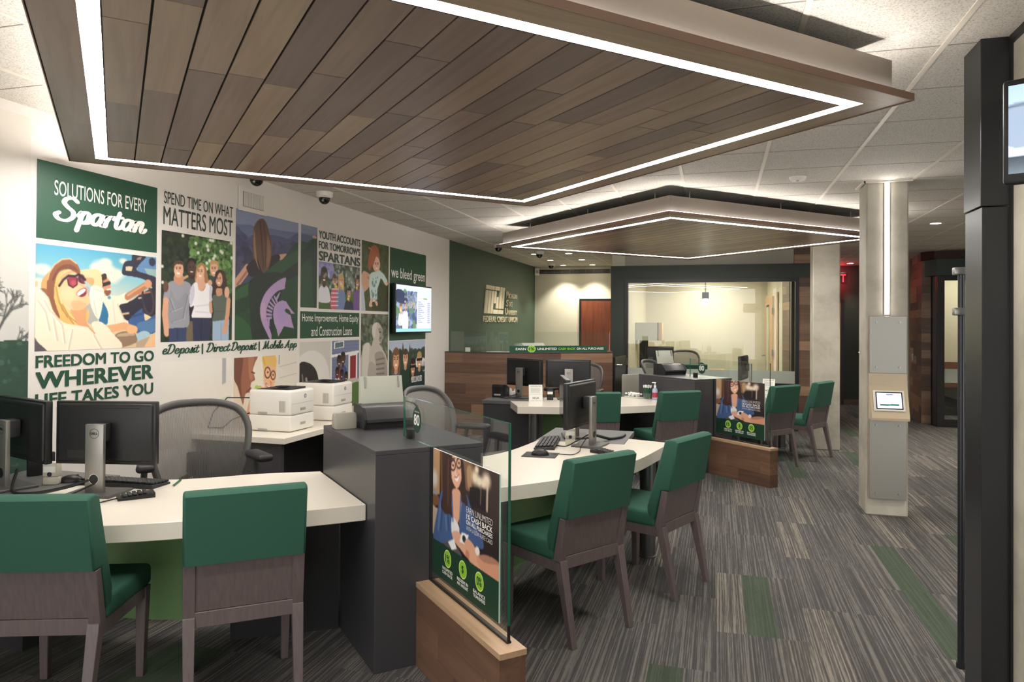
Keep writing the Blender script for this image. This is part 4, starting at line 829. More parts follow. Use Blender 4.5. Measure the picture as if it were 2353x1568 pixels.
ex = thing('exit_sign', 'red glowing exit sign at the end of the corridor, partly behind a pillar', 'exit sign', (2.27, 15.45, 2.42))
mb = MB(); mb.span((-.19, -.012, 0), (.19, .012, .23), mat('exit_plate', (60, 16, 20), .25), .003); obj('plate', mb, None, ex)
text_obj('lettering', 'EXIT', (-.155, .155, .04, .19), -.0135, M_exit, ex, .01)
mb = MB(); mb.cyl((0, 0, .31), .008, .16, M_steel, 8); mb.span((-.05, -.03, .385), (.05, .03, .392), M_steel); obj('mounting_stem', mb, M_steel, ex)
ld = bpy.data.lights.new('exit_glow', 'AREA'); ld.energy = 5; ld.size = .3; ld.color = (1, .04, .06); lo = bpy.data.objects.new('exit_glow', ld); COL.objects.link(lo); lo.parent = ex; lo.location = (0, -.03, .11); lo.rotation_euler = (PI / 2, 0, .35)

def planked(name, p0, p1, z0, z1, th=.03, bh=.135, structn=True, tones=None, lens=(.5, 1.6), back=True, parent=None, side=1):
    """wall of horizontal boards between two plan points; boards face the right-hand side of p0->p1"""
    p0, p1 = Vector(p0), Vector(p1); d = p1 - p0; Ln = d.length; a = math.atan2(d.y, d.x); mb = MB()
    T = Matrix.Translation((p0.x, p0.y, 0)) @ Matrix.Rotation(a, 4, 'Z')
    nr = max(1, round((z1 - z0) / bh)); hh = (z1 - z0) / nr
    for r in range(nr):
        x = 0; nx = random.uniform(.2, lens[1])
        while x < Ln - 1e-4:
            e = min(nx, Ln)
            if Ln - e < .12: e = Ln
            mb.board(((x + e) / 2, th / 2, z0 + hh * (r + .5)), (e - x - .0008, th, hh - .0008), 0, M_walnut, M=T)
            x = e; nx = x + random.uniform(*lens)
    return struct(name, mb, M_walnut, parent, 0) if structn else obj(name, mb, M_walnut, parent, 0)

# right-hand timber wall and glass store front far back
planked('wall_timber_side', (3.5, 15.7), (3.21, 13.16), 0, ZC)
planked('wall_timber_front', (3.21, 13.16), (3.36, 13.10), 0, ZC - .14)
mb = MB(); mb.prism([(3.2, 13.17), (3.36, 13.02), (3.9, 13.02), (3.9, 13.3), (3.22, 13.3)], 2.66, ZC); struct('wall_timber_head', mb, mat('dark_walnut', (74, 44, 36), .45), None, 0)
mb = MB(); mb.prism([(3.22, 13.0), (3.32, 12.72), (4.9, 12.72), (4.9, 13.1), (3.25, 13.1)], 2.40, 2.655); struct('trim_2', mb, mat('soffit_green', (50, 66, 62), .5), None, 0)
sf = MB(); sf.span((3.34, 12.76, 0), (3.44, 12.84, 2.40), M_frame); sf.span((3.335, 12.8, 0), (3.37, 13.12, 2.40), M_frame); sf.span((3.44, 12.77, 0), (5.0, 12.83, .12), M_frame); sf.span((3.44, 12.77, 2.32), (5.0, 12.83, 2.4), M_frame); w2 = struct('window_2', sf, M_frame, None, 0)
mb = MB(); mb.span((3.44, 12.79, .12), (5.0, 12.80, 2.32)); obj('glass_pane', mb, M_office_glass, w2, 0)
mb = MB(); mb.span((3.44, 12.785, .70), (5.0, 12.789, .92)); obj('frosted_band', mb, M_frost, w2, 0)
mb = MB(); mb.span((3.3, 14.6, 0), (5.0, 14.7, ZC), M_cream); mb.span((3.42, 14.58, 0), (3.62, 14.605, 2.5), M_legwood); struct('wall_side_office', mb, None, None, 0)
mb = MB(); mb.span((3.74, 14.54, 0), (4.3, 14.59, .95), M_doorred); mb.span((3.74, 14.5, 0), (4.3, 14.54, .5), M_black); 
sl_ = thing('ceiling_panel_light', 'unseen ceiling light added to brighten the far right glass-fronted office', 'light', (4.2, 13.7, ZC)); ld = bpy.data.lights.new('side_fill_light', 'AREA'); ld.energy = 9; ld.size = .6; ld.color = (1, .95, .84); lo = bpy.data.objects.new('side_fill_light', ld); COL.objects.link(lo); lo.parent = sl_; lo.location = (0, 0, -.04)  # unseen fill lamp and frame, added because the side office was too dark
_m = MB(); _m.span((-.3, -.3, -.02), (.3, .3, 0), M_tbar); obj('frame', _m, M_tbar, sl_, 0)
tag(obj('side_cabinet', mb, None), 'red-brown low cabinet behind the far right glass front', 'cabinet')
cr = thing('card_reader', 'small white card reader on the dark timber wall beside the pillar', 'card reader', (3.315, 14.1, 1.04), -1.684); mb = MB(); mb.span((-.04, -.02, -.06), (.04, .0, .06), M_printer, .006); obj('housing', mb, M_printer, cr); mb = MB(); mb.span((-.012, -.035, -.05), (.012, -.02, .05), M_steel, .004); obj('slot', mb, M_steel, cr)

# ================================================================= GLASS OFFICE
OY = 11.5
mb = MB()
mb.span((-1.658, OY, 0), (-1.434, OY + .12, 2.3055), M_darkgreen); mb.span((-1.658, OY, 2.306), (1.50, OY + .12, 2.524), M_darkgreen)
mb.span((-1.434, OY + .02, 0), (1.164, OY + .1, .66), M_darkgreen)
struct('wall_office_front', mb, None, None, 0)
mb = MB(); mb.span((-1.658, OY + .12, 0), (-1.45, 15.3, ZC), M_cream); struct('wall_office_left', mb, None, None, 0)
mb = MB(); mb.span((-1.45, 15.2, 0), (1.0, 15.3, ZC), M_cream); struct('wall_office_back', mb, None, None, 0)
mb = MB(); mb.prism([(.948, 15.2), (1.03, 13.4), (1.045, 12.9), (1.3, 12.9), (1.2, 15.25)], 0, ZC, M_cream); struct('wall_office_right', mb, None, None, 0)
planked('wall_office_timber', (1.047, 12.88), (1.10, 12.3), 0, 2.5, .02)
mb = MB(); mb.span((-1.45, OY + .21, 2.56), (1.3, 15.2, 2.62)); struct('ceiling_office', mb, M_tile, None, 0)
mb = MB(); mb.span((-1.658, OY + .13, 2.524), (1.10, OY + .2, ZC), mat('grey_wall', (168, 163, 152), .6)); struct('wall_bulkhead', mb, None, None, 0)
planked('wall_bulkhead_timber', (1.11, 11.64), (1.7, 11.64), 2.53, ZC)
planked('wall_office_pier', (1.164, OY - .005), (1.50, OY - .005), 0, 2.306, .03)
mb = MB()
for a, b in (((-1.434, OY - .02, .66), (-1.381, OY + .06, 2.306)), ((1.111, OY - .02, .66), (1.164, OY + .06, 2.306)), ((-1.381, OY - .02, 2.252), (1.111, OY + .06, 2.306)), ((-1.381, OY - .02, .66), (1.111, OY + .06, .715))): mb.span(a, b, M_frame)
w1 = struct('window_1', mb, M_frame, None, 0)
for xa, xb in ((-1.381, -.139), (-.133, 1.111)):
    mb = MB(); mb.span((xa, OY + .01, .715), (xb, OY + .02, 2.252)); obj('glass_pane', mb, M_office_glass, w1, 0)
mb = MB(); mb.span((-1.381, OY + .004, .715), (1.111, OY + .008, .90)); obj('frosted_band', mb, M_frost, w1, 0)
mb = MB(); mb.span((1.105, OY + .5, 0), (1.16, OY + .7, 2.4), M_frame); struct('trim_3', mb, M_frame, None, 0)
# maple door on the slanted wall
ang = math.atan2(13.4 - 15.1, 1.03 - .952)
d3 = MB(); T = Matrix.Translation((.945, 15.1, 0)) @ Matrix.Rotation(ang, 4, 'Z')
d3.span((0, -.03, 0), (1.7, -.005, 2.18), mat('door_jamb', (206, 186, 156), .5), M=T); d3o = struct('door_3', d3, None, None, 0)
mb = MB(); mb.span((.12, -.06, .01), (1.35, -.03, 2.12), M_maple, M=T); obj('door_leaf', mb, M_maple, d3o, 0)
mb = MB(); mb.span((.42, -.064, .3), (.82, -.059, 1.98), M_frame, M=T); mb.span((.46, -.068, .34), (.82, -.063, 1.94), mat('lite_glass', (190, 200, 180), .2), M=T); obj('vision_panel', mb, None, d3o, 0)
mb = MB(); mb.tube([T @ Vector(q) for q in ((.2, -.06, 1.0), (.2, -.12, 1.0), (.38, -.12, 1.0))], .014, M_steel); obj('lever_handle', mb, M_steel, d3o)
mb = MB()
for z in (.3, 1.1, 1.85): mb.span((1.3, -.075, z - .06), (1.4, -.055, z + .06), M_steel, M=T)
obj('hinges', mb, M_steel, d3o, 0)
# ================================================================= TELLER END
mb = MB(); mb.span((-2.806, 14.86, 0), (-1.8, 14.92, 2.123), M_frame); d1 = struct('door_1', mb, M_frame, None, 0)
mb = MB(); mb.span((-2.76, 14.845, .01), (-1.85, 14.88, 2.077), M_doorred); obj('door_leaf', mb, M_doorred, d1, 0)
df = thing('slot_diffuser', 'long dark slot diffuser high on the cream back wall', 'air vent', (-2.93, 14.9, 2.70))
mb = MB(); mb.span((-.78, -.012, -.045), (.78, 0, .045), mat('diffuser_grey', (118, 116, 110), .5)); obj('frame', mb, None, df, 0)
mb = MB()
for i in range(9):
    for z in (-.028, 0, .028): mb.span((-.765 + i * .17, -.016, z - .01), (-.765 + i * .17 + .16, -.010, z + .01), M_dot)
obj('slots', mb, M_dot, df, 0)
st = thing('alarm_strobe', 'small white alarm strobe in the top corner beside the slot diffuser', 'alarm', (-3.74, 14.87, 2.70), .5); mb = MB(); mb.span((-.05, -.05, -.08), (.05, 0, .08), M_printer, .01); obj('housing', mb, M_printer, st); mb = MB(); mb.span((-.03, -.056, -.03), (.03, -.05, .03), M_printergrey, .004); obj('grille', mb, M_printergrey, st)
def dome_cam(x, y, label):
    root = thing('security_camera', label, 'security camera', (x, y, ZC))
    mb = MB(); mb.lathe([(.0, -.055), (.062, -.055), (.075, -.04), (.078, 0), (0, 0)][::-1], M_printer, 24); obj('base_ring', mb, M_printer, root)
    mb = MB(); mb.ball((0, 0, -.058), (.054, .054, .056), M_screen, n=20); d = obj('dome', mb, M_screen, root); mb = MB(); mb.ball((.01, -.045, -.085), .012, M_steel); obj('lens', mb, M_steel, d)
for x, y, l in [(-3.55, 5.95, 'dark dome camera on the ceiling above the mural, right of the wall vent'), (-3.62, 5.02, 'dark dome camera peeping below the near canopy, above the wall vent'), (-3.255, 10.54, 'dome camera behind the left tip of the farther canopy'), (-2.893, 11.7, 'dome camera in front of the teller downlights'), (-3.221, 14.0, 'dome camera nearest the slot diffuser')]: dome_cam(x, y, l)
sm = thing('smoke_detector', 'flat white smoke detector on the ceiling over the farther canopy', 'smoke detector', (.624, 6.29, ZC)); mb = MB(); mb.lathe([(0, -.03), (.05, -.03), (.065, -.012), (.068, 0)], M_printer, 24); obj('cover', mb, M_printer, sm); mb = MB(); mb.lathe([(0, -.034), (.012, -.034), (.014, -.03)], M_printergrey, 12); obj('sensor_cap', mb, M_printergrey, sm)
# letters and emblem on the green wall
sg = thing('logo_sign', 'raised cream logo and lettering on the dark green wall', 'sign', (XL, 0, 0), PI / 2)
M_cr = mat('cream_letter', (218, 206, 176), .45)
E0, E1, Z0, Z1 = 11.40, 12.62, 1.76, 2.245
def em(q):  # emblem coordinates read upright: x 0..1, z 0..1, leaning to the right
    return (E0 + (q[0] * .9 + .1 * q[1]) * (E1 - E0), Z0 + q[1] * (Z1 - Z0))
def bar(mb, x0, x1, z0, z1):
    P = [em((x0, z0)), em((x1, z0)), em((x1, z1)), em((x0, z1))]
    for d0, d1 in ((-.018, -.003),):
        vs = []
        for yy in (d0, d1): vs.append([mb.bm.verts.new((p[0], yy, p[1])) for p in P])
        f = [mb.bm.faces.new(vs[0]), mb.bm.faces.new(vs[1][::-1])]
        for i in range(4): f.append(mb.bm.faces.new((vs[0][i], vs[1][i], vs[1][(i + 1) % 4], vs[0][(i + 1) % 4])))
        bmesh.ops.recalc_face_normals(mb.bm, faces=f)
mb = MB()
for x0, x1, z0, z1 in ((0.0, .43, .86, 1.0), (.46, .71, .86, 1.0), (0, .125, 0, .82), (.15, .275, 0, .82), (.3, .42, 0, .82), (.445, .55, .38, .82), (.575, .68, .2, .62), (.445, .70, 0, .15), (.725, 1.0, 0, .15), (.71, .715, .2, .82), (.74, .86, .2, 1.0), (.885, 1.0, .2, 1.0)): bar(mb, x0, x1, z0, z1)
obj('emblem', mb, M_cr, sg, 0)
def smallcaps(body, x0, x1, z0, z1):
    hh = z1 - z0; text_obj('lettering', body[0], (x0, x0 + .15, z0, z1), -.016, M_cr, sg, .004, .12, .012); text_obj('lettering', body[1:].upper(), (x0 + .17, x1, z0, z0 + hh * .72), -.016, M_cr, sg, .004, .12, .012)
smallcaps('Michigan', 12.72, 13.46, 2.065, 2.19); smallcaps('State', 12.70, 13.12, 1.908, 2.033); smallcaps('University', 12.66, 13.46, 1.752, 1.877)
text_obj('lettering', 'FEDERAL CREDIT UNION', (11.36, 13.47, 1.615, 1.715), -.016, M_cr, sg, .0, 0, .012, True, None, 1.12)

# ================================================================= MURAL
mu = thing('wall_mural', 'wall-length printed mural of photos and green lettering on the white wall', 'mural', (XL, 0, 0), PI / 2)
YP, YT = -.0015, -.003
pic_tree(2.0, 2.3).build('photo_print', 1.165, 2.75, YP, mu, label='grey print of bare branches over green foliage')
mb = MB(); mb.flat([(3.205, YP, 2.069), (4.128, YP, 2.069), (4.128, YP, 2.525), (3.205, YP, 2.525)]); obj('color_panel', mb, M_msu, mu, 0, label='dark green panel with slogan')
text_obj('lettering', 'SOLUTIONS FOR EVERY', (3.318, 4.03, 2.335, 2.425), YT, M_printwhite, mu, .004)
script_obj('lettering', 'Spartan', (3.311, 4.04, 2.13, 2.345), YT, M_printwhite, mu, .31, .12)
pic_car(.92, .625).build('photo_print', 3.204, 2.036, YP, mu, label='print of two people laughing in an open car')
text_obj('lettering', 'FREEDOM TO GO', (3.21, 4.112, 1.312, 1.388), YT, M_ink, mu, .03)
text_obj('lettering', 'WHEREVER', (3.21, 4.108, 1.19, 1.292), YT, M_ink, mu, .035)
text_obj('lettering', 'LIFE TAKES YOU', (3.21, 4.108, 1.085, 1.165), YT, M_ink, mu, .03)
text_obj('lettering', 'SPEND TIME ON WHAT', (4.19, 4.94, 2.43, 2.518), YT, M_inkdark, mu, .003)
text_obj('lettering', 'MATTERS MOST', (4.186, 4.94, 2.278, 2.41), YT, M_inkdark, mu, .006)
pic_group(.77, .795).build('photo_print', 4.173, 2.237, YP, mu, label='print of five friends standing in front of trees')
pic_flag(.905, 1.08).build('photo_print', 4.98, 2.518, YP, mu, label='print of a woman from behind holding a green flag with a helmet emblem')
pic_flagedge(.285, .787).build('photo_print', 5.93, 2.518, YP, mu, label='narrow print of the flag corner and hand')
text_obj('lettering', 'YOUTH ACCOUNTS', (6.243, 7.09, 2.42, 2.50), YT, M_inkdark, mu, .028)
text_obj('lettering', "FOR TOMORROW'S", (6.243, 7.09, 2.32, 2.40), YT, M_inkdark, mu, .028)
text_obj('lettering', 'SPARTANS', (6.243, 7.09, 2.20, 2.30), YT, M_inkdark, mu, .035)
pic_kids(.838, .47).build('photo_print', 6.248, 2.194, YP, mu, label='print of children blowing bubbles')
pic_baby(.67, .782).build('photo_print', 7.13, 2.504, YP, mu, label='print of a toddler carried over grass')
mb = MB(); mb.flat([(5.927, YP, 1.436), (7.085, YP, 1.436), (7.085, YP, 1.694), (5.927, YP, 1.694)]); obj('color_panel', mb, M_msu, mu, 0, label='dark green panel about home loans')
text_obj('lettering', 'Home Improvement, Home Equity', (5.96, 7.06, 1.575, 1.67), YT, M_printwhite, mu, .0)
text_obj('lettering', 'and Construction Loans', (6.12, 6.92, 1.455, 1.55), YT, M_printwhite, mu, .0)
script_obj('lettering', 'eDeposit | Direct Deposit | Mobile App', (4.19, 5.875, 1.325, 1.43), YT, M_ink, mu, .24)
pic_interior(.765, .62).build('photo_print', 4.173, 1.30, YP, mu, label='pale print of a bright interior')
pic_woman(.907, .62).build('photo_print', 4.976, 1.294, YP, mu, label='print of a smiling woman in a green top')
pic_house(1.16, .71).build('photo_print', 5.925, 1.401, YP, mu, label='print of a family in front of a house')
pic_statue(.67, .735).build('photo_print', 7.126, 1.69, YP, mu, label='print of a stone statue')
mb = MB(); mb.flat([(7.834, YP, 1.374), (8.936, YP, 1.374), (8.936, YP, 2.50), (7.834, YP, 2.50)]); obj('color_panel', mb, M_msu, mu, 0, label='dark green panel behind the screen')
text_obj('lettering', 'we bleed green', (7.87, 8.90, 2.10, 2.27), YT, M_printwhite, mu, .012)
pic_involved(1.095, .675).build('photo_print', 7.83, 1.366, YP, mu, label='print of four young people outdoors')
text_obj('lettering', 'MSUFCU INVOLVED', (8.48, 8.82, .82, .90), YT, M_printwhite, mu, .03)

vt = thing('wall_vent', 'white return air grille above the mural', 'air vent', (XL, 5.195, 2.608), PI / 2)
mb = MB(); mb.span((-.19, -.012, -.10), (.19, -.0032, .10), M_white, .003); obj('frame', mb, M_white, vt, 0)
mb = MB(); mb.span((-.14, -.0145, -.062), (.14, -.0115, .062), M_dot); obj('dark_core', mb, M_dot, vt, 0)
mb = MB()
for i in range(18): mb.box((-.132 + i * .0155, -.017, 0), (.008, .006, .12), .4, M_white)
obj('louvres', mb, M_white, vt, 0)
tv = thing('wall_television', 'flat television showing a loan advert on the green mural panel', 'television', (-3.70, 8.385, 1.767), PI / 2)
mb = MB(); mb.span((-.56, .0, -.305), (.56, .045, .305), M_black, .006); obj('cabinet', mb, M_black, tv)
p = pic_tv(1.09, .575); p.build('screen', -.545, .2875, -.0015, tv, M_screenpic)
text_obj('screen_lettering', 'Auto Loans', (-.32, -.05, .13, .17), -.003, M_printwhite, tv, .01); text_obj('screen_lettering', '2.49%', (-.32, .03, .0, .1), -.003, M_printwhite, tv, .04)
mb = MB(); mb.span((-.2, .045, -.15), (.2, .079, .15), M_black); obj('wall_bracket', mb, M_black, tv)

# ================================================================= PILLARS
def pillar(x0, y0, label):
    root = thing('concrete_pillar', label, 'pillar', (x0 + .161, y0 + .16, 0))
    mb = MB(); mb.span((-.161, -.16, 0), (.161, .16, ZC), M_conc, .012, seg=1); obj('shaft', mb, M_conc, root, 0)
    mb = MB()
    for a, b in (((-.185, -.19, 2.795), (.185, -.17, 2.809)), ((-.195, -.19, 2.795), (-.172, .16, 2.809))): mb.span(a, b, M_tbar)
    obj('ceiling_angle', mb, M_tbar, root, 0)
    return root
pl = pillar(1.2, 6.63, 'square concrete pillar carrying a light strip and a tablet kiosk')
pillar(1.172, 9.91, 'plain concrete pillar at the right end of the glass office')
lf = thing('pillar_light', 'vertical light strip on the concrete pillar above the steel panel', 'light', (1.357, 6.63, 1.685))
mb = MB(); mb.span((-.02, -.012, 0), (.02, 0, 1.12), M_steel); obj('channel', mb, M_steel, lf, 0)
mb = MB(); mb.span((-.0165, -.018, .004), (.0165, -.0125, 1.118), M_ledp); obj('diffuser', mb, M_ledp, lf, 0)
ki = thing('tablet_kiosk', 'tablet kiosk with steel panels fixed to the concrete pillar', 'kiosk', (1.361, 6.63, 0))
M_panel = mat('kiosk_steel', (152, 150, 142), .38, .75)
for z0, z1, n_ in ((1.197, 1.672, 'upper_panel'), (.15, .815, 'lower_panel')):
    mb = MB(); mb.span((-.141, -.035, z0), (.141, -.018, z1), M_panel, .002); o = obj(n_, mb, M_panel, ki, 0)
    mb = MB(); mb.span((-.143, -.0178, z0 + .003), (.143, -.012, z1 - .003), M_kiosk); obj('backing_board', mb, M_kiosk, ki, 0)
    for sx in (-1, 1):
        for z in (z0 + .05, z1 - .05):
            mb = MB(); mb.cyl((sx * .088, -.041, z), .008, .012, M_steel, 14, 'Y'); obj('bolt', mb, M_chrome, o)
mb = MB(); mb.xprism([(-.002, .815), (-.002, 1.196), (-.035, 1.196), (-.045, 1.10), (-.145, .835), (-.14, .815)], -.141, .141, M_kiosk); obj('sloped_shelf', mb, M_kiosk, ki, 0)
sl = math.atan2(.1, .265)
Tt = Matrix.Translation((-.005, -.0955, .972)) @ Matrix.Rotation(-sl, 4, 'X')
mb = MB(); mb.span((-.118, -.012, -.088), (.118, -.001, .088), M_printer, .008, M=Tt); tb = obj('tablet_case', mb, M_printer, ki)
mb = MB(); mb.span((-.1, -.0135, -.073), (.1, -.0122, .073), M_screen, M=Tt); obj('tablet_bezel', mb, M_screen, tb, 0)
o = pic_tablet(.184, .13).build('tablet_screen', -.092, .065, -.0142, tb, M_screenpic); o.data.transform(Tt)

# ================================================================= RIGHT: metal-clad column, door pull, screen on the entrance wall
mc = thing('metal_column', 'dark metal-clad column at the right edge, in front of the beige wall', 'column', (1.118, 3.56, 0))
M_clad = mat('cladding_metal', (62, 63, 66), .3, .65)
mb = MB(); mb.span((-.054, -.11, 2.10), (.06, .105, ZC), M_clad, .002, seg=1); obj('upper_cladding', mb, M_clad, mc, 0)
mb = MB(); mb.span((-.048, -.108, 0), (.06, .105, 2.096), M_clad, .002, seg=1); obj('lower_cladding', mb, M_clad, mc, 0)
mb = MB(); mb.span((.052, -.125, 0), (.066, -.1085, ZC), M_frame); obj('edge_strip', mb, M_frame, mc, 0)
dp = thing('door_pull', 'tall grey tubular door pull beside the dark metal column', 'door handle', (1.094, 3.80, 0))
mb = MB(); mb.tube([(0, 0, .02), (0, 0, 1.84)], .015, M_clad, 14); obj('bar', mb, M_clad, dp)
for z in (1.66, 1.85):
    mb = MB(); mb.span((-.035, -.02, z - .018), (.03, .02, z + .018), M_steel, .006); obj('collar', mb, M_steel, dp)
mb = MB(); mb.cyl((0, 0, .012), .02, .024, M_clad, 14); obj('floor_pivot', mb, M_clad, dp)
ws = thing('wall_screen', 'black framed screen at the far right edge on the beige wall', 'television', (.67, 2.02, 2.067), math.radians(-26))
mb = MB(); mb.span((0, 0, -.128), (.455, .03, .128), M_black, .008); obj('cabinet', mb, M_black, ws)
pic_wallscreen(.43, .216).build('screen', .0125, .112, -.0015, ws, M_screenpic)
mb = MB(); mb.span((.36, .03, -.05), (.46, .12, .05), M_black); obj('wall_bracket', mb, M_black, ws)
# ================================================================= POD FURNITURE (built at the near pod, repeated at the far pod)
OFF = Vector((1.252, 4.91, 0))
def shift(root, label): return dup(root, root.location + OFF, None, label)
def mirror(p): return (1.848 - p[1], 1.848 - p[0])
def smooth_path(p, k=5): return [tuple(q) for q in catmull(p, k)]
# pedestal
pd = thing('charcoal_pedestal', 'tall charcoal pedestal between the two nearest desks, topped by a document scanner', 'pedestal', (-1.624, 3.472, 0), PI / 4)
mb = MB(); mb.span((-.272, -.466, 0), (.272, .466, .985), M_char, .002, seg=1); obj('carcass', mb, M_char, pd, 0)
mb = MB(); mb.span((-.272, -.466, .9855), (.272, .466, 1.007), M_char, .002, seg=1); obj('top_panel', mb, M_char, pd, 0)
shift(pd, 'tall charcoal pedestal of the far desks, in front of the glass office')

def desk(label, poly, dark, modesty, post, panel, label_far):
    cx = sum(p[0] for p in poly) / len(poly); cy = sum(p[1] for p in poly) / len(poly)
    root = thing('service_desk', label, 'desk', (cx, cy, 0))
    mb = MB(); mb.prism(poly, .663, .74, M_desk, .003, seg=1); obj('desktop', mb, M_desk, root, 25, None, True)
    (x0, y0), (x1, y1) = dark
    mb = MB(); mb.span((x0, y0, .70), (x1, y1, .738), M_charcoal2, .002, seg=1); obj('return_top', mb, M_charcoal2, root, 0, 'grey laminate side return', True)
    mb = MB(); mb.span((x0 + .015, y0 + .015, 0), (x1 - .03, y1 - .015, .6995), M_char); obj('return_cabinet', mb, M_char, root, 0, 'charcoal cabinet under the return', True)
    mb = MB(); q = smooth_path(modesty, 6); n = len(q); off = []
    for i in range(n):
        a, b = Vector(q[max(i - 1, 0)]), Vector(q[min(i + 1, n - 1)]); t = (b - a).normalized(); off.append((q[i][0] - t.y * .02, q[i][1] + t.x * .02))
    lo = .10
    pa, pb = Vector(panel[0]), Vector(panel[1]); dn = (pb - pa).normalized(); nn = Vector((-dn.y, dn.x)) * .01
    m2 = MB(); m2.prism([tuple(pa - nn), tuple(pb - nn), tuple(pb + nn), tuple(pa + nn)], 0, .662, M_black2); obj('privacy_panel', m2, M_black2, root, 0, 'black panel down to the floor', True)
    for i in range(n - 1):
        P = [q[i], q[i + 1], off[i + 1], off[i]]
        vb = [mb.bm.verts.new((*p, lo)) for p in P]; vt = [mb.bm.verts.new((*p, .662)) for p in P]
        for f in ((0, 1), (2, 3)): mb.bm.faces.new((vb[f[0]], vb[f[1]], vt[f[1]], vt[f[0]]))
        mb.bm.faces.new(vt); mb.bm.faces.new(vb[::-1])
    bmesh.ops.remove_doubles(mb.bm, verts=mb.bm.verts[:], dist=.0005); bmesh.ops.recalc_face_normals(mb.bm, faces=mb.bm.faces[:])
    obj('modesty_panel', mb, M_modesty, root, 40, 'curved olive green front panel', True)
    mb = MB(); mb.lathe([(.06, 0), (.06, .01), (.054, .014), (.054, .655), (.07, .656), (.07, .6625)], M_post, 28, (post[0], post[1], 0)); obj('post_leg', mb, M_post, root, 35, None, True)
    dup(root, root.location + OFF, None, label_far)
    return root
frontL = smooth_path([(-3.231, 2.19), (-2.73, 2.295), (-2.473, 2.385), (-2.18, 2.557), (-1.785, 2.861), (-1.582, 3.04)])
backL = smooth_path([(-2.176, 3.632), (-2.462, 3.47), (-2.63, 3.325), (-2.833, 3.195), (-3.163, 3.165)])
desk('white curved desk nearest the camera, left of the scanner pedestal', frontL + backL + [(-3.163, 2.70), (-3.437, 2.643)],
     ((-3.772, 2.65), (-3.167, 3.21)), [(-3.14, 2.92), (-2.85, 2.93), (-2.6, 2.98), (-2.36, 3.06)], (-3.10, 2.36), ((-2.34, 3.07), (-1.895, 3.35)), 'white desk of the far pod, holding the pen cup and tissue tray')
frontR = smooth_path([(-1.20, 3.42), (-1.039, 3.60), (-.82, 3.845), (-.607, 4.184), (-.472, 4.581), (-.40, 4.90), (-.325, 5.262)])
backR = smooth_path([(-1.275, 5.088), (-1.268, 5.04), (-1.33, 4.63), (-1.433, 4.36), (-1.60, 4.16), (-1.785, 4.016)])
desk('white curved desk right of the near scanner pedestal, with two green chairs in front', frontR + [(-.635, 5.36), (-.635, 5.088)] + backR,
     ((-1.278, 5.092), (-.638, 5.76)), [(-1.21, 4.21), (-1.13, 4.45), (-1.08, 4.70), (-1.07, 4.99)], (-.46, 5.0), ((-1.495, 3.745), (-1.22, 4.19)), 'white desk right of the far pedestal, mostly hidden by the far glass divider')

# low timber wall with glass and poster
dv = thing('glass_divider', 'near glass divider with an advert, on a low timber base beside the scanner pedestal', 'divider', (-1.295, 3.143, 0), -PI / 4)
mb = MB(); zz = [0, .125, .245, .362]
for r in range(3):
    cuts = ([0, .42, .825], [0, .26, .7, .825], [0, .52, .825])[r]
    for a, b in zip(cuts, cuts[1:]): mb.board(((a + b) / 2 + .004, -.017, (zz[r] + zz[r + 1]) / 2), (b - a - .0008, .11, zz[r + 1] - zz[r] - .0008), 0, M_walnut, random.uniform(0, .5))
obj('timber_base', mb, M_walnut, dv, 0)
mb = MB(); mb.board((.418, -.017, .3735), (.832, .113, .022), 0, M_walnut_top, .5); obj('timber_cap', mb, M_walnut_top, dv, 0, 'lighter timber cap')
mb = MB(); s0, s1, zt = -.364, .765, 1.213
P = [(s0, 1.0075), (.003, 1.0075), (.003, .388), (s1, .388), (s1, zt), (s0, zt)]
vf = [mb.bm.verts.new((p[0], -.006, p[1])) for p in P]; vb = [mb.bm.verts.new((p[0], .006, p[1])) for p in P]
f1 = mb.bm.faces.new(vf); f2 = mb.bm.faces.new(vb[::-1]); mb.mi(M_glass); mb.mi(M_glassedge)
for i in range(6):
    f = mb.bm.faces.new((vf[i], vf[(i + 1) % 6], vb[(i + 1) % 6], vb[i])); f.material_index = 1
bmesh.ops.recalc_face_normals(mb.bm, faces=mb.bm.faces[:])
gl = obj('glass_pane', mb, None, dv, 0)
mb = MB(); mb.mi(M_green2); C_ = [(-.174 + .059 * math.cos(a), 1.112 + .063 * math.sin(a)) for a in np.linspace(0, 2 * PI, 29)[:-1]]
mb.flat([(p[0], -.0068, p[1]) for p in C_], mat('sticker_green', (30, 62, 48), .4)); obj('round_sticker', mb, None, gl, 0, 'dark green round sticker')
text_obj('sticker_lettering', '80', (-.211, -.137, 1.085, 1.14), -.0075, M_printwhite, gl, .02); text_obj('sticker_lettering', 'Celebrating', (-.205, -.143, 1.147, 1.157), -.0075, M_printwhite, gl)
mb = MB(); mb.span((-.30, -.016, 1.0075), (-.255, .016, 1.055), M_darkmetal, .003); obj('glass_clamp', mb, M_darkmetal, dv)
mb = MB(); mb.span((.003, -.009, .3848), (.77, .009, .3935), M_gasket); mb.span((-.002, -.0078, .394), (.0048, .0078, 1.003), M_gasket); mb.span((.7655, -.0065, .3935), (.767, .0065, .45), M_gasket); obj('gasket', mb, M_gasket, dv, 0)
po = pic_poster(.655, .57).build('advert_poster', .05, 1.010, -.0115, dv, label='printed advert of a smiling woman with glasses')
mb = MB(); mb.span((.05, -.011, .440), (.705, -.0065, 1.010), M_paper); mb.span((.705, -.0112, .440), (.7075, -.0065, 1.010), mat('poster_edge', (170, 206, 190), .3)); obj('poster_board', mb, None, po, 0)
yt = -.0125
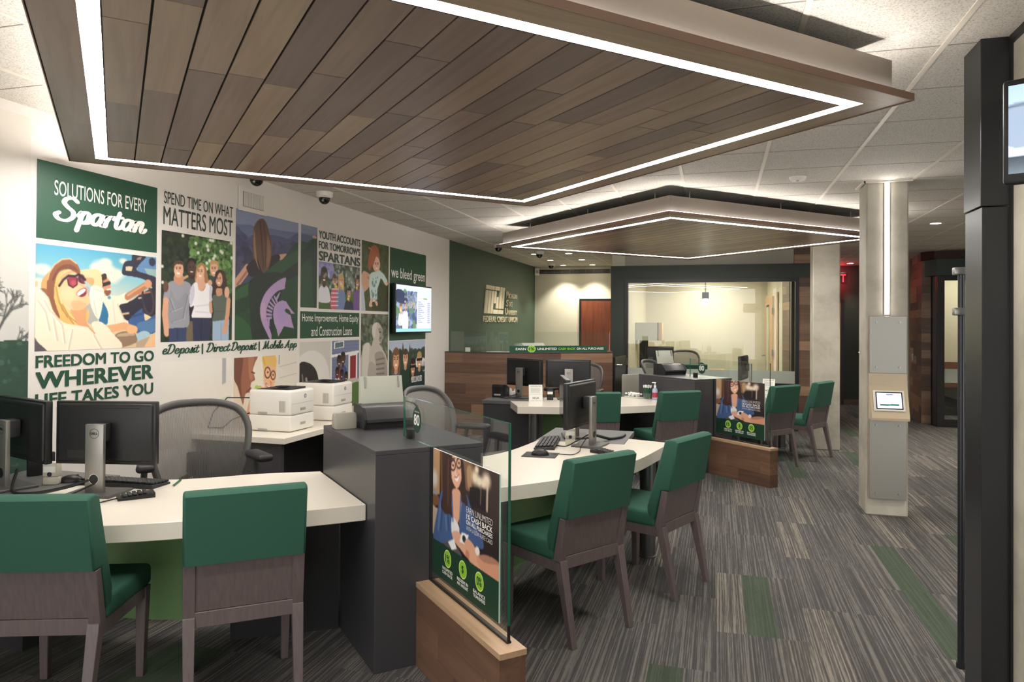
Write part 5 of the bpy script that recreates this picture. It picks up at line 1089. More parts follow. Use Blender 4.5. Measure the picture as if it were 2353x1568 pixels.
for body, z0, z1, b in (('EARN UNLIMITED', .797, .822, -.012), ('1% CASH BACK', .770, .792, .015), ('ON ALL PURCHASES', .748, .766, .015), ('WITH A LOW-RATE CARD', .724, .741, -.015)): text_obj('lettering', body, (.413, .652, z0, z1), yt, M_printwhite, po, b)
for i, (ic, la, lb) in enumerate((('1%', 'UNLIMITED', 'CASH BACK'), ('$', 'REDEEM IN', 'ANY AMOUNT'), ('0%', 'BALANCE', 'TRANSFERS'))):
    x = .222 + .158 * i; mb = MB()
    for r_, m_, y_ in ((.039, M_limelight, -.0118), (.034, M_lime, -.0121)): mb.flat([(x + r_ * math.cos(a), y_, .546 + r_ * math.sin(a)) for a in np.linspace(0, 2 * PI, 27)[:-1]], m_)
    obj('icon_disc', mb, None, po, 0)
    w_ = .011 if ic == '$' else .022
    text_obj('icon_lettering', ic, (x - w_, x + w_, .528, .564), yt, mat('icon_green', (26, 60, 44), .5), po, .015)
    text_obj('lettering', la, (x - .055, x + .055, .488, .502), yt, M_printwhite, po, .015); text_obj('lettering', lb, (x - .055, x + .055, .47, .484), yt, M_printwhite, po, .015)
shift(dv, 'far glass divider with the same advert, on a low timber base by the glass office')

# document scanner on the pedestal
sc = thing('document_scanner', 'dark grey scanner with upright paper tray on the near pedestal', 'scanner', (-1.80, 3.70, 1.007), PI / 4)
mb = MB(); mb.xprism([(-.088, 0), (.09, 0), (.09, .124), (-.03, .124), (-.07, .114), (-.116, .055), (-.112, .038), (-.088, .03)], -.15, .15, M_scan, .006); obj('body', mb, M_scan, sc, 40)
for xa, xb in ((-.162, -.1505), (.1505, .162)):
    mb = MB(); mb.xprism([(-.1, .0), (.095, .0), (.095, .127), (-.032, .127), (-.072, .117), (-.119, .056), (-.115, .036)], xa, xb, M_black2, .002); obj('side_cheek', mb, M_black2, sc, 0)
mb = MB(); mb.span((-.145, -.094, .003), (.145, -.0885, .028), M_gasket); obj('output_slot', mb, M_gasket, sc)
mb = MB(); T = Matrix.Translation((0, .06, .10)) @ Matrix.Rotation(-.22, 4, 'X'); mb.span((-.125, -.004, 0), (.125, .004, .18), M_tray, .003, M=T); obj('paper_tray', mb, M_tray, sc, label='pale upright paper tray')
mb = MB()
for x in (-.1, .1): mb.span((x - .004, -.012, .11), (x + .004, -.004, .176), M_steel, M=T)
obj('paper_guides', mb, M_steel, sc)
shift(sc, 'dark grey scanner with upright white tray on the far pedestal')
gs = thing('curved_screen', 'low pale grey screen standing behind the far pedestal', 'screen', (-1.018, 9.02, 0), PI / 4)
mb = MB(); mb.box((0, 0, .485), (.34, .03, .97), 0, mat('pale_grey_panel', (150, 146, 134), .5), .012); obj('panel', mb, None, gs); mb = MB(); mb.box((0, 0, .012), (.30, .2, .024), 0, M_mgrey, .006); obj('foot', mb, M_mgrey, gs)
mb = MB(); mb.xprism([(-.03, 0), (.03, 0), (.03, .05), (.018, .085), (-.018, .085), (-.03, .05)], -.065, .065, mat('pale_grey_panel', (150, 146, 134), .5), .012, seg=3)
gb = tag(obj('tray', mb, None, None, 50), 'small rounded pale grey tray beside the scanner on the near pedestal', 'tray'); gb.location = (-1.977, 3.543, 1.0075); gb.rotation_euler = (0, 0, PI / 4)
# ================================================================= GUEST CHAIRS
def make_chair(label):
    t = thing('guest_chair', label, 'chair', (0, 0, 0), 0, 'green guest chairs at the desks')
    by = lambda z: .088 - .165 * (z - .40)
    W = .232
    for sx in (-1, 1):
        def quadleg(sect):
            mb = MB(); rings = []
            for (x, y, z, wx, wy) in sect: rings.append([mb.bm.verts.new((x + a * wx, y + b * wy, z)) for a, b in ((-.5, -.5), (.5, -.5), (.5, .5), (-.5, .5))])
            for A, Bq in zip(rings, rings[1:]):
                for j in range(4): mb.bm.faces.new((A[j], A[(j + 1) % 4], Bq[(j + 1) % 4], Bq[j]))
            mb.bm.faces.new(rings[0][::-1]); mb.bm.faces.new(rings[-1]); bmesh.ops.bevel(mb.bm, geom=mb.bm.edges[:], offset=.002, segments=1, affect='EDGES'); return mb
        obj('leg', quadleg([(sx * .207, .016, 0, .034, .03), (sx * .209, .10, .385, .046, .05), (sx * .209, .103, .41, .046, .046)]), M_legwood, t, 0)
        obj('leg', quadleg([(sx * .205, .515, 0, .032, .034), (sx * .209, .52, .40, .046, .048)]), M_legwood, t, 0)
        mb = MB(); mb.xprism([(by(.40) + .002, .40), (by(.40) + .05, .40), (by(.625) + .04, .625), (by(.625), .625)], sx * .209 - .023, sx * .209 + .023, M_legwood, .002, seg=1); obj('back_stile', mb, M_legwood, t, 0)
    mb = MB(); mb.xprism([(by(.43) + .008, .43), (by(.43) + .03, .43), (by(.625) + .03, .625), (by(.625) + .008, .625)], -.188, .188, M_legwood); obj('back_panel', mb, M_legwood, t, 0)
    mb = MB(); mb.span((-.19, .085, .365), (.19, .115, .428), M_legwood, .002, seg=1); mb.span((-.19, .503, .35), (.19, .53, .405), M_legwood, .002, seg=1)
    for sx in (-1, 1): mb.span((sx * .212 - .014, .12, .35), (sx * .212 + .014, .50, .405), M_legwood, .002, seg=1)
    obj('seat_rail', mb, M_legwood, t, 0)
    mb = MB(); vs = mb.box((0, .345, .447), (.468, .42, .095), 0, M_fabric, .022, 3)
    obj('seat_cushion', mb, M_fabric, t, 60)
    mb = MB(); yb = by(.63) - .012
    mb.xprism([(yb, .628), (by(.625) + .042, .624), (by(.45) + .055, .45), (by(.45) + .10, .44), (by(.5) + .115, .52), (by(.92) + .07, .915), (by(.92) + .045, .925), (by(.92) + .008, .925), (by(.92) - .012, .91)], -.234, .234, M_fabric, .012, seg=3); obj('backrest', mb, M_fabric, t, 60)
    return t
ch0 = make_chair('green chair at the nearest desk, second from the left edge')
def put(root, mx, my, ang, label):   # ang = direction of the back's width, chair faces ang + 90
    root.location = (mx, my, 0); root.rotation_euler = (0, 0, math.radians(ang)); root['label'] = label; return root
put(ch0, -1.80, 2.457, 39.8, 'green chair with its back to the camera, directly left of the near pedestal')
def cp(mx, my, ang, label): return dup(ch0, (mx, my, 0), math.radians(ang), label)
cp(-2.50, 2.09, 20, 'green chair cut off by the left edge of the photo')
cp(-.545, 3.626, 55.4, 'green chair just right of the near glass divider, the nearer of its pair')
cp(-.134, 4.42, 66, 'green chair in front of the low far timber wall, at the middle desk corner')
cp(-1.126, 6.956, 20, 'green chair mostly hidden behind the monitors of the middle desk')
cp(-.344, 7.36, 37.5, 'green chair in front of the pen cup desk, left of the far pedestal')
cp(.745, 8.46, 50, 'green chair just right of the far glass divider')
cp(1.235, 9.20, 60, 'green chair farthest right, in front of the plain concrete pillar')

# ================================================================= MESH TASK CHAIRS
def make_task(label):
    t = thing('task_chair', label, 'office chair', (0, 0, 0), 0, 'mesh task chairs')
    half = catmull([(0, 1.075), (.13, 1.068), (.24, 1.03), (.288, .94), (.28, .82), (.248, .70), (.21, .58), (.17, .49), (.08, .465), (0, .462)], 5)
    def P(x, z): u = (z - .46) / .61; return (x, -.20 - .15 * u ** 1.3 + .05 * (x / .26) ** 2 + .05 * math.sin(u * PI), z)
    loop = [P(q[0], q[1]) for q in half] + [P(-q[0], q[1]) for q in half[-2:0:-1]]
    mb = MB(); mb.tube(loop, .026, M_mgrey, 8, True, .6); obj('back_frame', mb, M_mgrey, t, 60)
    mb = MB(); rows = []
    for q in half[1:-1]: rows.append([mb.bm.verts.new(P(q[0] * s, q[1])) for s in np.linspace(-1, 1, 11)])
    for A, Bq in zip(rows, rows[1:]):
        for j in range(10): mb.bm.faces.new((A[j], A[j + 1], Bq[j + 1], Bq[j]))
    obj('mesh_back', mb, M_mesh, t, 60)
    mb = MB(); mb.box((0, -.262, .715), (.13, .03, .13), 0, M_black2, .014); mb.tube([(0, -.262, .66), (-.09, -.24, .62), (-.19, -.195, .56)], .016, M_black2); mb.tube([(0, -.262, .66), (.09, -.24, .62), (.19, -.195, .56)], .016, M_black2); obj('lumbar_support', mb, M_black2, t)
    mb = MB(); mb.tube([(0, -.05, .38), (0, -.2, .40), (0, -.26, .5), (0, -.268, .66)], .026, M_mgrey); obj('spine', mb, M_mgrey, t)
    mb = MB(); mb.box((0, .05, .435), (.50, .46, .035), 0, M_mgrey, .016, 3); obj('seat', mb, M_mgrey, t)
    for sx in (-1, 1):
        mb = MB(); mb.tube([(sx * .2, -.08, .40), (sx * .3, -.1, .42), (sx * .32, -.1, .58), (sx * .31, -.06, .75)], .018, M_mgrey); a = obj('arm', mb, M_mgrey, t)
        mb = MB(); mb.box((sx * .31, .0, .768), (.095, .27, .045), sx * -.12, M_black2, .021, 3); obj('arm_pad', mb, M_black2, a, 60)
    mb = MB(); mb.cyl((0, 0, .33), .03, .17, M_mgrey); mb.cyl((0, 0, .2), .022, .2, M_steel); mb.box((0, 0, .4), (.2, .24, .05), 0, M_mgrey, .012); obj('gas_lift', mb, None, t)
    mb = MB(); mb.cyl((0, 0, .1), .05, .07, M_mgrey)
    for k in range(5):
        a = k * 2 * PI / 5 + .3; mb.tube([(0, 0, .11), (.17 * math.cos(a), .17 * math.sin(a), .1), (.3 * math.cos(a), .3 * math.sin(a), .075)], [.028, .022, .015], M_mgrey)
    bs = obj('star_base', mb, M_mgrey, t)
    for k in range(5):
        a = k * 2 * PI / 5 + .3; c, s_ = math.cos(a), math.sin(a); mb = MB()
        for o in (-.016, .016):
            T = Matrix.Translation((.3 * c - o * s_, .3 * s_ + o * c, .03)) @ Matrix.Rotation(a, 4, 'Z'); mb.cyl((0, 0, 0), .03, .02, M_black, 14, 'Y', M=T)
        mb.cyl((.3 * c, .3 * s_, .06), .008, .04, M_black); obj('caster', mb, M_black, bs)
    return t
tk = make_task('grey mesh task chair behind the nearest desk, below the mascot-side print')
tk['label'] = 'grey mesh task chair behind the nearest white desk, in front of the mural'
tk.location = (-2.92, 3.58, 0); tk.rotation_euler = (0, 0, math.radians(-132))
dup(tk, (-1.93, 5.12, 0), math.radians(-100), 'grey mesh task chair seen through the near glass divider, right of the printers')
dup(tk, (-1.72, 8.82, 0), math.radians(170), 'grey mesh task chair between the far pair of monitors and the timber counter')
dup(tk, (-.66, 10.15, 0), math.radians(-110), 'grey mesh task chair behind the far pedestal, only its rim showing above the scanner')
dup(tk, (-.62, 14.25, 0), math.radians(185), 'grey mesh task chair inside the glass office')
# ================================================================= PRINTER COUNTER
pc = thing('printer_counter', 'white counter along the mural carrying the two printers', 'counter', (-3.385, 5.4, 0))
mb = MB(); mb.span((-.397, -.91, .71), (.40, 1.05, .755), M_desk, .003, seg=1); obj('countertop', mb, M_desk, pc, 0)
for ya in (-.86, 1.0): mb = MB(); mb.span((-.39, ya, 0), (.345, ya + .03, .7095), M_char); obj('end_panel', mb, M_char, pc, 0)
mb = MB(); mb.span((-.39, -.829, .0), (-.37, .999, .70), M_char); obj('back_panel', mb, M_char, pc, 0)
def printer(x, y, label):
    t = thing('laser_printer', label, 'printer', (x, y, .755), 0)     # front faces +x
    mb = MB(); mb.box((0, 0, .22), (.37, .33, .19), 0, M_printer, .018, 3); b = obj('body', mb, M_printer, t, 50)
    mb = MB(); mb.box((0, 0, .064), (.37, .33, .122), 0, M_printer, .014, 3); tr = obj('paper_tray', mb, M_printer, t, 50)
    mb = MB(); mb.span((-.15, -.12, .314), (.13, .12, .317), M_black2); mb.xprism([(-.09, .317), (.09, .317), (.09, .33), (-.09, .322)], -.02, .15, M_black2); mb.span((-.03, -.05, .33), (.05, .02, .337), M_black2); obj('output_bin', mb, M_black2, t, 0)
    mb = MB(); mb.span((.1852, -.15, .212), (.1866, .15, .2135), M_printergrey); mb.span((.1852, -.155, .1245), (.1866, .155, .1265), M_printergrey); obj('panel_seams', mb, M_printergrey, b, 0)
    mb = MB()
    for z in (.155, .045): mb.span((.184, -.035, z), (.188, .035, z + .02), M_printergrey, .002)
    obj('tray_grips', mb, M_printergrey, tr)
    mb = MB()
    for z in (.131, .004): mb.span((-.10, -.168, z), (-.02, -.1645, z + .018), M_printergrey, .002)
    for i in range(7): mb.span((.085 + i * .008, -.1665, .15), (.089 + i * .008, -.1645, .235), M_printergrey)
    obj('side_grilles', mb, M_printergrey, b)
    mb = MB(); mb.cyl((.186, .03, .262), .017, .003, M_printergrey, 20, 'X'); ld_ = obj('round_badge', mb, M_printergrey, b)
    o = text_obj('badge_lettering', 'hp', (-.009, .009, -.009, .009), 0, M_printer, ld_, .02, .25); o.data.transform(Matrix.Translation((.1885, .03, .262)) @ Matrix.Rotation(PI / 2, 4, 'Z'))
    return t
p1 = printer(-3.28, 4.90, 'white laser printer nearer the camera on the printer counter')
dup(p1, (-3.30, 5.56, .755), None, 'white laser printer farther along the printer counter')
mb = MB(); mb.tube([(-3.47, 4.80, 1.0), (-3.60, 4.66, 1.01), (-3.68, 4.6, .9), (-3.74, 4.62, .78), (-3.70, 4.75, .7605)], .005, M_wire); mb.tube([(-3.47, 4.86, .9), (-3.58, 4.7, .84), (-3.66, 4.68, .77)], .005, M_wire); tag(obj('power_cable', mb, M_wire), 'thin dark cable looping down behind the nearer printer', 'cable')
mb = MB(); mb.box((-3.10, 6.06, .7575), (.13, .09, .004), .5, M_black2); tag(obj('notepad', mb, M_black2), 'flat black pad on the printer counter beside the farther printer', 'notepad')

# ================================================================= MONITORS AND DESK ITEMS
def make_monitor(label):
    t = thing('monitor', label, 'monitor', (0, 0, .74), 0, 'flat monitors on the desks')
    mb = MB(); mb.box((0, .055, .29), (.515, .036, .315), 0, M_black, .006); mb.box((0, .043, .29), (.495, .03, .295), 0, M_black, .0145, 3); c = obj('display_housing', mb, M_black, t)
    mb = MB(); mb.span((-.18, .0272, .412), (.18, .0282, .417), M_gasket); obj('vent_slot', mb, None, c, 0); mb = MB(); mb.span((-.19, .0274, .165), (.11, .0282, .205), mat('port_cover', (28, 27, 27), .3)); obj('port_cover', mb, None, c, 0)
    mb = MB(); mb.span((-.248, .0732, .142), (.248, .0745, .438), M_screen); obj('screen', mb, M_screen, c, 0)
    mb = MB(); mb.span((-.046, -.052, .0), (.046, -.03, .345), M_stand, .003); s = obj('stand_column', mb, M_stand, t, label='grey metal stand column')
    mb = MB(); mb.box((0, -.01, .30), (.08, .06, .09), 0, M_black2, .008); obj('hinge', mb, M_black2, t)
    mb = MB(); mb.prism([(-.09, -.12), (.12, -.12), (.125, .07), (-.125, .07), (-.125, -.08)], .0, .013, M_mgrey, .003, seg=1); obj('base_plate', mb, M_mgrey, t, 0)
    ring = lambda r0_, r1_, cz, m_, y: (lambda mb: ([mb.flat([(r1_ * math.cos(a), y, cz + r1_ * math.sin(a)), (r1_ * math.cos(b), y, cz + r1_ * math.sin(b)), (r0_ * math.cos(b), y, cz + r0_ * math.sin(b)), (r0_ * math.cos(a), y, cz + r0_ * math.sin(a))], m_) for a, b in zip(np.linspace(0, 2 * PI, 33), np.linspace(0, 2 * PI, 33)[1:])], mb)[1])(MB())
    obj('logo_ring', ring(.022, .0238, .300, M_gasket, -.0528), M_gasket, s, 0)
    text_obj('logo_lettering', 'DELL', (-.018, .018, .294, .306), -.0528, M_gasket, s, .04)
    mb = MB(); mb.cyl((0, -.0415, .078), .024, .0235, M_gasket, 24, 'Y'); obj('cable_hole', mb, M_gasket, s); obj('hole_ring', ring(.0225, .0255, .078, M_chrome, -.0535), M_chrome, s, 0)
    return t
mo = make_monitor('black monitor with a silver stand seen from behind on the nearest desk')
mo.location = (-2.931, 2.846, .74); mo.rotation_euler = (0, 0, math.radians(13))
def mon(x, y, a, label, z=.74): return dup(mo, (x, y, z), math.radians(a), label)
mon(-3.47, 2.825, -17, 'black monitor cut off by the left edge, turned towards the mural', .7385)
mon(-.879, 4.98, 78, 'black monitor seen edge-on from behind on the desk with keyboard and mouse pad')
mon(-1.06, 5.34, 107, 'black monitor turned away, behind the edge-on one on the middle desk', .7385)
mon(-2.17, 7.95, -24, 'black monitor left of the far pair, behind the printed notice card', .7385)
mon(-1.62, 7.95, 15, 'black monitor right of the far pair, its silver stand facing the camera')
mon(.373, 9.89, 78, 'black monitor behind the far glass divider')

def cable(pts, label, r=.004):
    mb = MB(); mb.tube(catmull(pts, 6), r, M_wire, 6); return tag(obj('cable', mb, M_wire), label, 'cable')
cable([(-2.93, 2.80, .818), (-3.06, 2.75, .775), (-3.2, 2.70, .750), (-3.34, 2.72, .750), (-3.47, 2.85, .82)], 'thick black monitor cable running from the silver stand to the left edge', .008)
cable([(-2.91, 2.80, .80), (-2.98, 2.70, .755), (-3.06, 2.58, .745), (-3.25, 2.55, .745), (-3.4, 2.70, .745)], 'thin black cable curling on the white desk left of the silver stand')
cable([(-2.73, 2.79, .748), (-2.76, 2.66, .7445), (-2.74, 2.52, .7445), (-2.70, 2.46, .7445)], 'thin cable running from the number pad towards the chair', .003)
cable([(-.86, 5.0, .82), (-.82, 5.16, .78), (-.76, 5.28, .747), (-.70, 5.36, .747), (-.68, 5.5, .747)], 'bundle of black cables on the grey return of the middle desk', .011)
cable([(-.87, 4.98, .815), (-.95, 4.95, .77), (-1.0, 4.86, .748), (-1.06, 4.86, .747), (-1.10, 4.88, .752)], 'thin keyboard cable on the middle desk')
cable([(-.98, 4.52, .752), (-.90, 4.56, .746), (-.88, 4.70, .746), (-.90, 4.85, .748), (-.875, 4.95, .80)], 'thin mouse cable on the middle desk', .003)
cable([(-2.15, 7.92, .815), (-2.28, 7.90, .76), (-2.40, 7.86, .744), (-2.28, 7.80, .744), (-2.15, 7.86, .76)], 'thin cable between the receipt printer and the left far monitor')

def keyboard(x, y, a, label, z=.74, rest=False):
    t = thing('keyboard', label, 'keyboard', (x, y, z), math.radians(a))
    mb = MB(); mb.xprism([(-.07, 0), (.07, 0), (.07, .022), (-.07, .010)], -.22, .22, M_black2, .002, seg=1); obj('tray', mb, M_black2, t, 0)
    mb = MB()
    for r in range(5):
        y_ = -.052 + r * .026; zt = .012 + (y_ + .07) * .085
        for k in range(14 + 4):
            xx = -.208 + k * .0235 + (.008 if k > 13 else 0)
            if xx < .212: mb.box((xx, y_, zt + .006), (.019, .021, .010), 0, M_black, .002, 1)
    obj('keys', mb, M_black, t, 0)
    if rest: mb = MB(); mb.box((0, -.10, .010), (.44, .05, .018), 0, M_black2, .006); obj('wrist_rest', mb, M_black2, t)
    return t
keyboard(-2.965, 3.03, 184, 'black keyboard behind the silver monitor stand on the nearest desk')
keyboard(-1.15, 4.92, 277, 'black keyboard on the middle desk beside the mouse pad')
def mouse(x, y, a, z, label):
    t = thing('mouse', label, 'mouse', (x, y, z), math.radians(a)); mb = MB()
    mb.ball((0, 0, .004), (.032, .058, .034), M_black, n=18); b = mb.bm
    for v in b.verts: v.co.z = max(v.co.z, 0.0)
    obj('shell', mb, M_black, t, 80); mb = MB(); mb.cyl((0, .03, .034), .006, .006, M_mgrey, 10, 'X'); obj('scroll_wheel', mb, M_mgrey, t); return t
mouse(-3.28, 3.0, -60, .7385, 'black mouse beside the stamp on the nearest desk')
mb = MB(); mb.box((0, 0, 0), (.22, .18, .004), 0, M_black2, .0018); mp_ = obj('mouse_pad', mb, M_black2); tag(mp_, 'dark grey mouse pad on the middle desk', 'mouse pad'); mp_.location = (-1.10, 4.51, .7422); mp_.rotation_euler = (0, 0, .05)
mouse(-1.10, 4.50, -80, .7445, 'black mouse on the grey mouse pad of the middle desk')
def numpad(x, y, a, label):
    t = thing('number_pad', label, 'keypad', (x, y, .74), math.radians(a)); mb = MB(); mb.xprism([(-.08, 0), (.08, 0), (.08, .022), (-.08, .012)], -.045, .045, M_black, .004); obj('case', mb, M_black, t)
    mb = MB()
    for i in range(4):
        for j in range(5): mb.box((-.03 + i * .02, -.05 + j * .022, .020 + j * .0018), (.016, .017, .006), 0, M_black2, .002, 1)
    obj('keys', mb, M_black2, t, 0); return t
numpad(-2.69, 2.82, -40, 'small black number pad on the nearest desk beside the silver stand')
numpad(-.72, 4.70, 62, 'small black number pad behind the chair on the middle desk')
pn = thing('pen', 'green pen lying on the nearest white desk', 'pen', (-2.715, 3.12, .7455), math.atan2(.12, -.061)); mb = MB(); mb.cyl((0, 0, 0), .0055, .13, M_green2, 10, 'X'); obj('barrel', mb, M_green2, pn); mb = MB(); mb.cyl((-.07, 0, 0), .004, .012, M_chrome, 10, 'X'); mb.cyl((.071, 0, 0), .0055, .012, M_black, 10, 'X'); obj('tip_and_cap', mb, None, pn)
def stamp(x, y, a, z, label, m):
    t = thing('stamp', label, 'stamp', (x, y, z), math.radians(a)); mb = MB(); mb.box((0, 0, .02), (.07, .045, .04), 0, M_black2 if m is not M_stamp else M_stamp, .004); obj('ink_base', mb, None, t)
    mb = MB(); mb.box((0, 0, .078), (.075, .05, .075), 0, m, .008); obj('handle', mb, None, t); mb = MB(); mb.cyl((0, -.0255, .055), .012, .003, M_black, 14, 'Y'); mb.span((-.03, -.0265, .065), (.03, -.0252, .095), M_paper); obj('label_window', mb, None, t); return t
stamp(-3.33, 2.93, 20, .7385, 'pale self-inking stamp on the grey return of the nearest desk', M_stamp)
stamp(-1.0, 4.985, 10, .74, 'beige stamp standing beside the edge-on monitor', M_stamp)
stamp(-1.80, 7.81, 15, .74, 'black stamp between the far pair of monitors', M_black2)
mb = MB(); mb.box((-3.58, 3.08, .80), (.03, .13, .12), -.5, M_black, .004); tag(obj('desk_box', mb, M_black), 'small black box standing between the two nearest monitors', 'box')
rp = thing('receipt_printer', 'black receipt printer left of the far monitors', 'receipt printer', (-2.43, 7.98, .7385), math.radians(-6)); mb = MB(); mb.xprism([(-.09, 0), (.10, 0), (.10, .11), (-.02, .145), (-.085, .145), (-.10, .12), (-.09, .06)], -.07, .07, M_black, .006); obj('housing', mb, M_black, rp); mb = MB(); mb.span((-.04, -.098, .02), (.04, -.088, .04), M_printergrey, .002); obj('paper_slot', mb, M_printergrey, rp)
mb = MB(); T = Matrix.Translation((-2.31, 8.09, .7385))
for q in [(0, 0, .03, .045, .03, .03), (.03, .02, .05, .03, .02, .04), (-.03, .0, .05, .02, .03, .045), (.05, .0, .09, .006, .02, .045), (-.02, .02, .03, .05, .02, .02)]: mb.ball(q[:3], q[3:], M_paper, M=T, n=9)
tag(obj('crumpled_tissue', mb, M_paper, None, 0), 'crumpled white tissue beside the receipt printer', 'tissue')
nc = thing('notice_card', 'small white notice card leaning on the far desk, in front of the left monitor', 'card stand', (-1.905, 7.58, .74), math.radians(22)); T = Matrix.Rotation(-.2, 4, 'X')
mb = MB(); mb.span((-.075, -.002, .0), (.075, .002, .185), M_paper, M=T); cd = obj('card', mb, M_paper, nc, 0); mb = MB(); mb.span((-.075, .0, .0), (.075, .09, .003), M_tray); obj('foot', mb, M_tray, nc, 0)
for body, z0, z1, x in (('NCUA', .03, .052, .035), ('YOUR SAVINGS FEDERALLY INSURED', .165, .175, .06)): o = text_obj('lettering', body, (-x, x, z0, z1), -.0028, M_inkdark, cd, .02); o.data.transform(T)
mb = MB()
for i in range(6): mb.span((-.055, -.0026, .10 + i * .009), (.055 - .01 * (i % 2), -.0022, .103 + i * .009), M_printergrey, M=T)
mb.span((-.066, -.0026, .082), (.066, -.0022, .0835), M_inkdark, M=T); mb.span((-.066, -.0026, .012), (.066, -.0022, .0135), M_inkdark, M=T); obj('printed_lines', mb, None, cd, 0)
dup(nc, (.60, 9.42, .74), math.radians(-20), 'small white notice card leaning behind the chair right of the far glass divider')
ts = thing('glass_tray', 'shallow clear tray of pale pebbles on the pen cup desk', 'tray', (-.93, 8.41, .74), math.radians(-45)); mb = MB(); mb.span((-.12, -.06, 0), (.12, .06, .012), mat('tray_clear', (214, 214, 206), .1), .004); obj('tray', mb, None, ts); mb = MB()
for _ in range(46): mb.ball((random.uniform(-.105, .105), random.uniform(-.045, .045), random.uniform(.022, .05)), (random.uniform(.012, .018), .013, .011), M_paper, n=7)
o = obj('pebbles', mb, M_paper, ts, 60); o['kind'] = 'stuff'
cu = thing('pen_cup', 'clear cup of green and white pens on the far white desk', 'pen cup', (-.775, 8.30, .74)); mb = MB(); mb.span((-.04, -.04, 0), (.04, .04, .008), M_glass); [mb.span(a, b, M_glass) for a, b in (((-.04, -.04, .008), (.04, -.037, .09)), ((-.04, .037, .008), (.04, .04, .09)), ((-.04, -.037, .008), (-.037, .037, .09)), ((.037, -.037, .008), (.04, .037, .09)))]; obj('cup', mb, M_glass, cu, 0)
for i in range(12):
    a = i * 2.4; r = .022 if i % 3 else .008
    pen = thing('pen', 'green and white pen standing in the clear cup', 'pen', (-.775 + r * math.cos(a), 8.30 + r * math.sin(a), .749), a, 'pens in the clear cup')
    T = Matrix.Rotation(random.uniform(.06, .2), 4, 'Y'); mb = MB(); mb.cyl((0, 0, .06), .0045, .12, M_green2, 8, M=T); obj('barrel', mb, M_green2, pen); mb = MB(); mb.cyl((0, 0, .135), .005, .03, M_paper, 8, M=T); obj('cap', mb, M_paper, pen)
sn = thing('sanitizer_bottle', 'hand sanitizer pump bottle beside the pen cup', 'bottle', (-.68, 8.21, .74)); mb = MB(); mb.lathe([(0, 0), (.03, 0), (.033, .01), (.033, .10), (.026, .125), (.012, .135), (.012, .14)], mat('sanitizer_clear', (170, 178, 200), .15), 18); obj('bottle', mb, None, sn); mb = MB(); mb.lathe([(.0335, .03), (.0335, .085)], mat('label_red', (170, 60, 80), .5), 18); obj('label', mb, None, sn); mb = MB(); mb.cyl((0, 0, .15), .014, .025, M_paper); mb.cyl((0, 0, .175), .005, .03, M_paper); mb.box((-.012, 0, .195), (.045, .014, .012), 0, M_paper, .003); obj('pump', mb, M_paper, sn)
mb = MB()
for i in range(4): mb.box((.66 + .01 * i, 9.22 + .012 * i, .7415 + i * .003), (.16, .22, .002), .5 + i * .2, M_paper)
tag(obj('paper_stack', mb, M_paper, None, 0), 'loose white papers on the desk behind the far glass divider', 'papers')

# ================================================================= TELLER COUNTER
tc_ = thing('teller_counter', 'tall timber-clad teller counter in front of the green wall', 'counter', (-2.6, 9.9, 0))
A_, B_, C_, D_ = (-3.78, 9.655), (-2.84, 9.655), (-1.50, 10.62), (-1.56, 11.0)
mb = MB(); mb.prism([(-3.78, 9.69), (-2.85, 9.69), (-1.53, 10.64), (-1.62, 11.05), (-2.95, 10.15), (-3.78, 10.15)], 0, 1.16, M_char); obj('carcass', mb, M_char, tc_, 0, None, True)
for a, b in ((A_, B_), (B_, C_), (C_, D_)):
    o = planked('timber_cladding', a, b, 0, 1.168, .03, .146, False, parent=None, lens=(.4, 1.0)); o.parent = tc_; o.data.transform(Matrix.Translation((2.6, -9.9, 0)))
mb = MB(); mb.prism([(-3.78, 9.65), (-2.838, 9.65), (-1.495, 10.615), (-1.60, 11.07), (-2.96, 10.2), (-3.78, 10.2)], 1.1685, 1.182, M_char); obj('countertop', mb, M_char, tc_, 0, None, True)
gs2 = thing('counter_glass', 'low clear glass screen along the teller counter', 'glass screen', (-2.6, 9.9, 1.182))
def pane(a, b, z0, z1, parent, m=M_glass, th=.008):
    a, b = Vector(a), Vector(b); d = (b - a).normalized(); n = Vector((-d.y, d.x)) * th / 2
    mb = MB(); mb.prism([tuple(a - n), tuple(b - n), tuple(b + n), tuple(a + n)], z0, z1, m); return obj('glass_pane', mb, m, parent, 0, None, True)
pane((-3.71, 9.70), (-2.85, 9.70), 1.183, 1.475, gs2); pane((-2.83, 9.705), (-1.57, 10.61), 1.183, 1.475, gs2); pane((-1.55, 10.63), (-1.60, 10.95), 1.183, 1.475, gs2)
an = math.atan2(C_[1] - B_[1], C_[0] - B_[0])
sp_ = thing('cash_back_sign', 'long green cash back sign strip on the teller counter', 'sign', (-2.82, 9.685, 1.1835), an)
mb = MB(); mb.span((0, -.006, .001), (1.53, .0, .092), M_msu); obj('strip', mb, M_msu, sp_, 0)
for body, x0, x1, m in (('EARN', .09, .245, M_printwhite), ('UNLIMITED', .42, .72, M_printwhite), ('CASH BACK', .745, 1.01, M_lime), ('ON ALL PURCHASES', 1.035, 1.47, M_printwhite)): text_obj('lettering', body, (x0, x1, .032, .064), -.0068, m, sp_, .02)
mb = MB(); mb.flat([(.33 + .062 * math.cos(a), -.0072, .048 + .05 * math.sin(a)) for a in np.linspace(0, 2 * PI, 27)[:-1]], M_limelight); mb.flat([(.33 + .055 * math.cos(a), -.0076, .048 + .045 * math.sin(a)) for a in np.linspace(0, 2 * PI, 27)[:-1]], M_lime); obj('round_badge', mb, None, sp_, 0)
text_obj('badge_lettering', '1%', (.29, .37, .027, .07), -.0082, mat('icon_green', (26, 60, 44), .5), sp_, .02)
